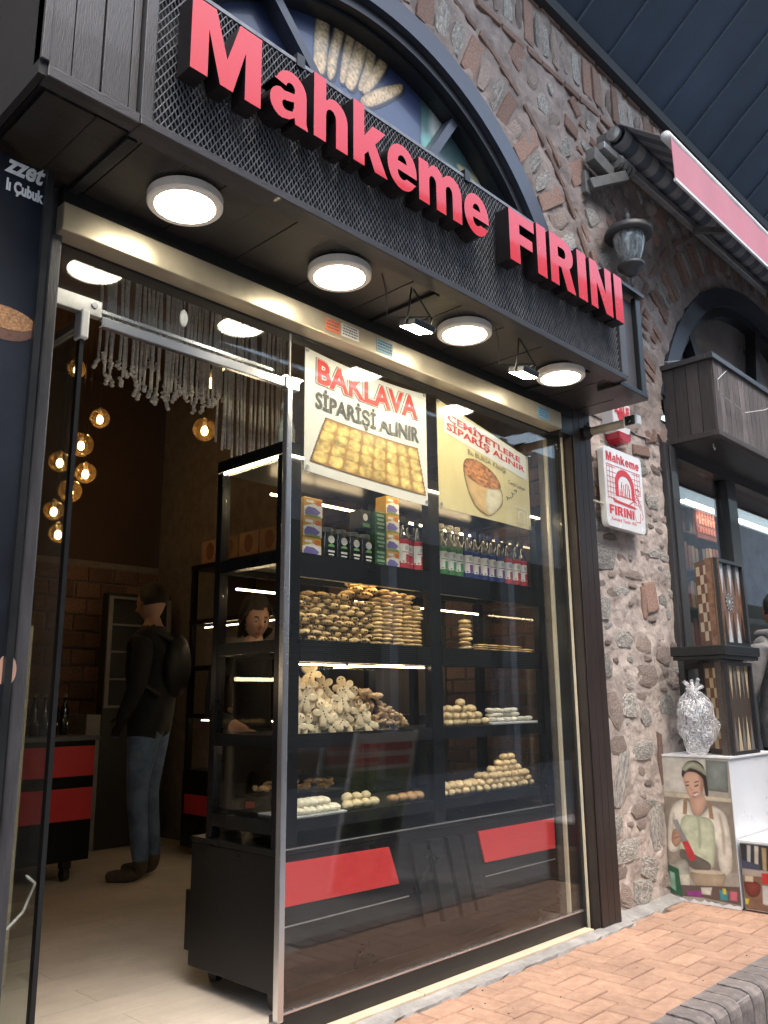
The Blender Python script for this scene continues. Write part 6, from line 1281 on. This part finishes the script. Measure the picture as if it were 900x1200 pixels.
# ================================================================== PEOPLE
SKIN = mat('skin', (.42, .235, .165), .5, var=.12, scale=14, rnd=0); LIP = mat('lips', (.36, .11, .095), .45); EYEW = mat('eye_white', (.34, .31, .28), .4); IRIS = mat('iris', (.02, .012, .008), .3); BROW = mat('brow', (.035, .022, .016), .8); HAIR = mat('dark_hair', (.022, .014, .010), .55, var=.5, scale=40, bump=.8, stretch=(6, 6, 1))
def head_mesh(m, c, yaw, pitch=0, s=1.0, stubble=False, mi0=0):
    """head with face looking along +x before the turn; materials mi0.. : skin, lips, eye white, iris, brow"""
    rot = Matrix.Rotation(yaw, 3, 'Z') @ Matrix.Rotation(pitch, 3, 'Y'); nU, nV = 56, 44; vv = []; ff = []; mm_ = []; D_ = []
    g = lambda a, b, sa, sb: math.exp(-(a / sa) ** 2 - (b / sb) ** 2)
    for i in range(nV + 1):
        ph = PI * i / nV
        for k in range(nU):
            # denser points on the face
            t = 2 * PI * k / nU; t = t - .35 * math.sin(t); fx, sy, uz = math.sin(ph) * math.cos(t), math.sin(ph) * math.sin(t), math.cos(ph)
            x, y, z = fx * .096, sy * .074, uz * .118
            if uz < 0: y *= 1 - .30 * (-uz) ** 1.5; x = x * (1 - .10 * (-uz)) + (.010 * (-uz) if fx > 0 else .0)
            if fx < 0 and uz < -.2: x *= 1 - .35 * (-uz - .2)
            if fx > 0:
                x += .026 * g(sy, uz + .18, .13, .15) + .013 * g(sy, uz + .02, .09, .20) - .010 * (g(sy - .34, uz - .05, .17, .12) + g(sy + .34, uz - .05, .17, .12))
                x += .005 * (g(sy - .33, uz - .20, .25, .07) + g(sy + .33, uz - .20, .25, .07)) + .007 * g(sy, uz + .50, .24, .07) + .006 * g(sy, uz + .60, .2, .06) - .004 * g(sy, uz + .55, .26, .02) + .010 * g(sy, uz + .83, .25, .16) - .005 * g(sy, uz + .70, .3, .06)
                x += .004 * (g(sy - .5, uz + .2, .2, .2) + g(sy + .5, uz + .2, .2, .2))
            vv.append(Vector(c) + rot @ (Vector((x, y, z)) * s)); D_.append((fx, sy, uz))
    for i in range(nV):
        for k in range(nU):
            q = (i * nU + k, (i + 1) * nU + k, (i + 1) * nU + (k + 1) % nU, i * nU + (k + 1) % nU); ff.append(q)
            fx = sum(D_[a][0] for a in q) / 4; sy = sum(D_[a][1] for a in q) / 4; uz = sum(D_[a][2] for a in q) / 4; mi = 0
            if fx > .3:
                e = abs(abs(sy) - .36)
                if abs(uz + .555) < .055 and abs(sy) < .24: mi = 1
                if abs(uz - .235 + .12 * e) < .028 and .14 < abs(sy) < .58: mi = 4
            mm_.append(mi0 + mi)
    m.add(vv, ff, mm_)
    for sd_ in (-1, 1):                                   # eyes and ears
        m.ball(Vector(c) + rot @ (Vector((.0785, sd_ * .027, .006)) * s), (.0115 * s,) * 3, 12, 8, mi0 + 2); m.ball(Vector(c) + rot @ (Vector((.0865, sd_ * .026, .005)) * s), (.0062 * s,) * 3, 10, 6, mi0 + 3)
        m.ball(Vector(c) + rot @ (Vector((.0800, sd_ * .027, .015)) * s), (.0125 * s, .0135 * s, .007 * s), 10, 6, mi0)
        m.ball(Vector(c) + rot @ (Vector((-.004, sd_ * .076, -.005)) * s), (.016 * s, .007 * s, .03 * s), 10, 8, mi0)
def skinbody(nodes, edges, name, root, region, mats, sub=2, headargs=None):
    me = bpy.data.meshes.new('tmp'); me.from_pydata([n_[0] for n_ in nodes], edges, []); o = bpy.data.objects.new('tmp', me); C.objects.link(o)
    sm = o.modifiers.new('s', 'SKIN'); sm.use_smooth_shade = True; sv = me.skin_vertices[0].data
    for i, n_ in enumerate(nodes): r_ = n_[1]; sv[i].radius = (r_, r_) if not isinstance(r_, tuple) else r_; sv[i].use_root = (i == 0)
    sb = o.modifiers.new('u', 'SUBSURF'); sb.levels = sub; sb.render_levels = sub
    dg = bpy.context.evaluated_depsgraph_get(); em = bpy.data.meshes.new_from_object(o.evaluated_get(dg)); C.objects.unlink(o); bpy.data.objects.remove(o)
    m = MB(); vs = [q.co.copy() for q in em.vertices]; fs = [tuple(p.vertices) for p in em.polygons]; mi = [region(p.center) for p in em.polygons]; bpy.data.meshes.remove(em)
    m.add(vs, fs, mi)
    if headargs: head_mesh(m, *headargs)
    me = bpy.data.meshes.new(name); me.from_pydata([tuple(q) for q in m.v], [], m.f)
    for k in mats: me.materials.append(k)
    me.polygons.foreach_set('material_index', m.m); me.polygons.foreach_set('use_smooth', [True] * len(m.f)); me.update()
    ob = bpy.data.objects.new(name, me); C.objects.link(ob); ob.parent = root; return ob
def person(label, loc, face, mats, armL, armR, h=1.0, headyaw=0, headpitch=0, bulk=1.0, jacket_low=.80, boots=True, pockets=False):
    """local frame: faces +x, up z, left side +y. mats: skin, lips, eyew, iris, brow, top, trousers, shoe"""
    t = thing('person', label, 'person', loc); t.rotation_euler = (0, 0, face); t.scale = (h, h, h); ORG[t.name] = (0, 0, 0)
    N = []; E_ = []
    def add(p, r_, par=None): N.append((p, r_)); i = len(N) - 1; (E_.append((par, i)) if par is not None else None); return i
    b = bulk
    pel = add((0, 0, .98), (.15 * b, .115 * b)); w_ = add((.0, 0, 1.12), (.145 * b, .11 * b), pel); ch = add((.01, 0, 1.30), (.165 * b, .12 * b), w_); up = add((0, 0, 1.43), (.13 * b, .095 * b), ch); nk = add((.01, 0, 1.52), .056, up); add((.018, 0, 1.60), .053, nk)
    hands = []
    for s_, arm in ((1, armL), (-1, armR)):
        sh_ = add((0, s_ * .19, 1.42), .066 * b, up); el = add(arm[0], .052 * b, sh_); wr_ = add(arm[1], .038 * b, el)
        A_, B_ = Vector(arm[0]), Vector(arm[1]); d = (B_ - A_).normalized(); hd = add(tuple(B_ + d * .05), .030, wr_); hands.append(B_ + d * .05)
        side = d.cross(Vector((0, s_, 0))).normalized()
        for q in range(4):
            o_ = side * (.021 - .014 * q); ln_ = (.070, .078, .073, .058)[q]; k1 = add(tuple(B_ + d * .09 + o_), .0095, hd); k2 = add(tuple(B_ + d * (.09 + ln_ * .5) + o_ + Vector((0, -s_ * .006, 0))), .0085, k1); add(tuple(B_ + d * (.09 + ln_ * .9) + o_ + Vector((0, -s_ * .022, 0))), .0075, k2)
        k1 = add(tuple(B_ + d * .045 + side * .034), .011, hd); add(tuple(B_ + d * .085 + side * .052), .0085, k1)
        hp = add((0, s_ * .095, .90), .10 * b, pel); kn = add((.025, s_ * .105, .50), .066, hp); an_ = add((-.02, s_ * .11, .12), .053, kn); he = add((-.03, s_ * .11, .045), .040, an_); add((.10, s_ * .12, .035), (.042, .032), he); add((.185, s_ * .125, .028), (.034, .024), len(N) - 1)
    def reg(c):
        if not pockets and any((c - q).length < .125 for q in hands) and abs(c.y) > .05 and not (c.z < .0): 
            if min((c - q).length for q in hands) < .115: return 0
        if c.z > 1.515 and (c.x ** 2 + c.y ** 2) < .012: return 0
        if c.z < .115: return 7
        if c.z < jacket_low and abs(c.y) < .26: return 6
        return 5
    skinbody(N, E_, 'body', t, reg, mats, 2, ((.03, 0, 1.665), headyaw, headpitch, 1.0))
    return t
def hair_cap(parent, c, yaw, col, long_=False, pitch=0):
    rot = Matrix.Rotation(yaw, 3, 'Z') @ Matrix.Rotation(pitch, 3, 'Y'); m = MB()
    def g(p, d):
        k = 1 + .07 * noise.noise(d * 6)
        q = Vector((p.x * k - .012, p.y * k, p.z * k + .008))
        if d.x > .15 and d.z < .42: q = Vector((q.x * .80, q.y * .97, q.z))
        if d.z < -.25 and not long_: q = q * .72
        return rot @ q
    m.ball(c, (.106, .087, .126 if not long_ else .135), 40, 28, 0, g)
    if long_:
        for sy_ in (-1, 1): m.tube([Vector(c) + rot @ Vector(q) for q in ((.045, sy_ * .045, .095), (.060, sy_ * .072, .03), (.035, sy_ * .082, -.05), (-.01, sy_ * .075, -.11))], [.014, .018, .020, .012], 8)
        m.ball(Vector(c) + rot @ Vector((-.085, 0, -.02)), (.05, .055, .06), 20, 14, 0, lambda p, d: p * (1 + .1 * noise.noise(d * 6)))
    # open the face: drop polygons in front
    keep = []
    for f in m.f:
        p = sum((Vector(m.v[i]) for i in f), Vector()) / len(f) - Vector(c); p = rot.inverted() @ p
        keep.append(not (p.x > (.036 if long_ else .020) + .012 * math.sin(p.z * 90 + p.y * 60) + .6 * max(0, p.z - .030) and p.z < (.070 if long_ else .080) + .008 * math.sin(p.y * 70)))
    m.f = [f for f, k in zip(m.f, keep) if k]; m.m = [0] * len(m.f)
    return m.build('hair', col, parent, smooth=True)
JK = mat('dark_jacket', (.004, .0045, .007), .8, var=.3, scale=12, bump=.5, bscale=14); JN = mat('blue_jeans', (.055, .10, .19), .8, var=.3, scale=7, bump=.4, bscale=30, col2=(.11, .17, .28)); SHO = mat('hiking_boot', (.07, .055, .045), .7, var=.5, scale=30, bump=.5)
man = person('person in a black jacket and blue jeans with a backpack, standing inside at the counter', (3.13, 2.74, -.075), math.radians(130), [SKIN, LIP, EYEW, IRIS, BROW, JK, JN, SHO], ((-.02, .29, 1.16), (.08, .24, .97)), ((-.02, -.29, 1.16), (.08, -.24, .97)), 1.075, -.30, .22, 1.15, .84, pockets=True)
hair_cap(man, (.03, 0, 1.665), -.30, HAIR, False, .22)
bp_ = MB().ball((-.15, 0, 1.27), (.09, .14, .20), 24, 18, 0, lambda p, d: Vector((p.x, p.y, p.z)) * (1 + .05 * noise.noise(d * 4))); bp_.tube([(-.15, .10, 1.42), (0, .13, 1.50), (.11, .13, 1.38), (.10, .14, 1.22), (-.10, .15, 1.08)], .018, 8); bp_.tube([(-.15, -.10, 1.42), (0, -.13, 1.50), (.11, -.13, 1.38), (.10, -.14, 1.22), (-.10, -.15, 1.08)], .018, 8)
bpo = bp_.build('backpack', mat('backpack', (.005, .005, .006), .6, var=.3, bump=.3), man, smooth=True)
WTOP = mat('black_top', (.008, .008, .009), .8, var=.2)
wom = person('person with dark tied hair and black top looking down behind the display cabinet', (2.735, 1.11, -.105), math.radians(-112), [SKIN, LIP, EYEW, IRIS, BROW, WTOP, mat('black_trousers', (.012, .012, .014), .8), SHO], ((.10, .24, 1.15), (.30, .14, 1.08)), ((.10, -.24, 1.15), (.30, -.14, 1.08)), .945, .10, .34, .9, .80)
hair_cap(wom, (.03, 0, 1.665), .10, HAIR, True, .34)
GJ = mat('grey_puffer', (.11, .105, .105), .6, var=.3, scale=10, bump=.7, bscale=12, col2=(.18, .175, .175))
pr = person('person in a grey padded jacket standing at the right edge by the backgammon sets', (6.07, -.40, -.10), math.radians(60), [SKIN, LIP, EYEW, IRIS, BROW, GJ, WTOP, SHO], ((.02, .30, 1.13), (.16, .28, .95)), ((.02, -.30, 1.13), (.16, -.28, .95)), 1.03, 0, 0, 1.28, .80)
hair_cap(pr, (.03, 0, 1.665), 0, mat('black_hat', (.012, .012, .013), .8, bump=.4), False, 0)
m = MB(); m.tube([(-.10, -.12, 1.50), (-.15, 0, 1.47), (-.10, .12, 1.50), (.05, .13, 1.50), (.13, 0, 1.46), (.05, -.13, 1.50), (-.10, -.12, 1.50)], .045, 10); m.build('hood', GJ, pr, smooth=True)

# ================================================================== ACROSS THE STREET (seen in the glass)
ob = thing('opposite_building', 'grey building across the street with roller shutter and windows, seen only in reflections', 'building', (3, -9, -.27))
OBW = mat('opposite_wall', (.42, .425, .44), .85, var=.25, scale=2, bump=.3)
MB().box(-10, 58, -12, -8, -.27, 6.6).build('wall', OBW, ob)
MB().add([(-10, -12, 7.2), (58, -12, 12.4), (58, -5.6, 11.6), (-10, -5.6, 6.4), (-10, -12, 7.3), (58, -12, 12.5), (58, -5.6, 11.75), (-10, -5.6, 6.55)], [(0, 1, 2, 3), (7, 6, 5, 4), (0, 4, 5, 1), (1, 5, 6, 2), (2, 6, 7, 3), (3, 7, 4, 0)]).build('roof', mat('dark_roof', (.05, .045, .045), .8), ob)
MB().box(-10, 58, -7.99, -7.80, -.27, 3.9).build('dimming_band', mat('dark_band', (.022, .021, .02), .5, var=.6, scale=1.2), ob)  # dark band added so the shop window reflects less of the pale wall
m = MB()
for k in range(26): m.box(3.2, 9.4, -7.785, -7.76, .25 + k * .09, .325 + k * .09)
m.build('shutter', mat('shutter', (.10, .11, .12), .5), ob)
for x in (-5, -1.5, 11.5, 15.5): MB().box(x, x + 2.4, -7.795, -7.76, .3, 2.6).build('window', mat('dark_win', (.03, .035, .045), .1), ob)
for x in (-3, 10.5, 14): MB().box(x, x + .2, -7.7, -7.5, -.27, 6.4).build('pillar', OBW, ob)
es = thing('easel_sign', 'standing poster board with red small print and grapes, seen mirrored in the shop window', 'sign', (4.7, -1.55, -.27))
def fe(a, b, d): return (4.88 - a * .61, -2.2 + .28 * b / 1.07 + d, -.268 + b)
m = MB(); m.prism([(0, .0), (1, .0), (1, .82), (0, .82)], fe, 0, .02, 0); m.build('board', mat('board_green', (.10, .20, .09), .5, var=.6, scale=14, col2=(.20, .30, .16)), es)
m = MB(); m.prism([(.0, .821), (1, .821), (1, 1.08), (0, 1.08)], fe, 0, .023, 0); m.build('header', WHITEP, es)
m = MB(); rr3 = random.Random(9)
for bb in (.98, .88):
    a_ = .05
    while a_ < .93: wd = rr3.uniform(.02, .05); m.prism([(a_, bb - .03), (a_ + wd, bb - .03), (a_ + wd, bb + .03), (a_, bb + .03)], fe, .024, .026, 0); a_ += wd + .012
m.build('small_print', REDI, es)
m = MB()
for a_ in (-.01, 1.01): m.prism([(a_ - .015, 0), (a_ + .015, 0), (a_ + .015, 1.09), (a_ - .015, 1.09)], fe, -.005, .03, 0)
m.build('frame', WHITEP, es)
GRP = mat('grape', (.02, .03, .09), .25, coat=.6)
rr2 = random.Random(2); m = MB()
for k in range(60): a_, b_ = rr2.random(), rr2.uniform(.05, .62); 
for cxx in (.22, .75):
    for k in range(46): b_ = rr2.uniform(0, .42); a_ = cxx + rr2.uniform(-1, 1) * .16 * (1 - abs(b_ - .3) * 1.5); p = fe(a_, b_ + .08, .03); m.ball(p, .022, 8, 6)
m.build('grapes', GRP, es, smooth=True)
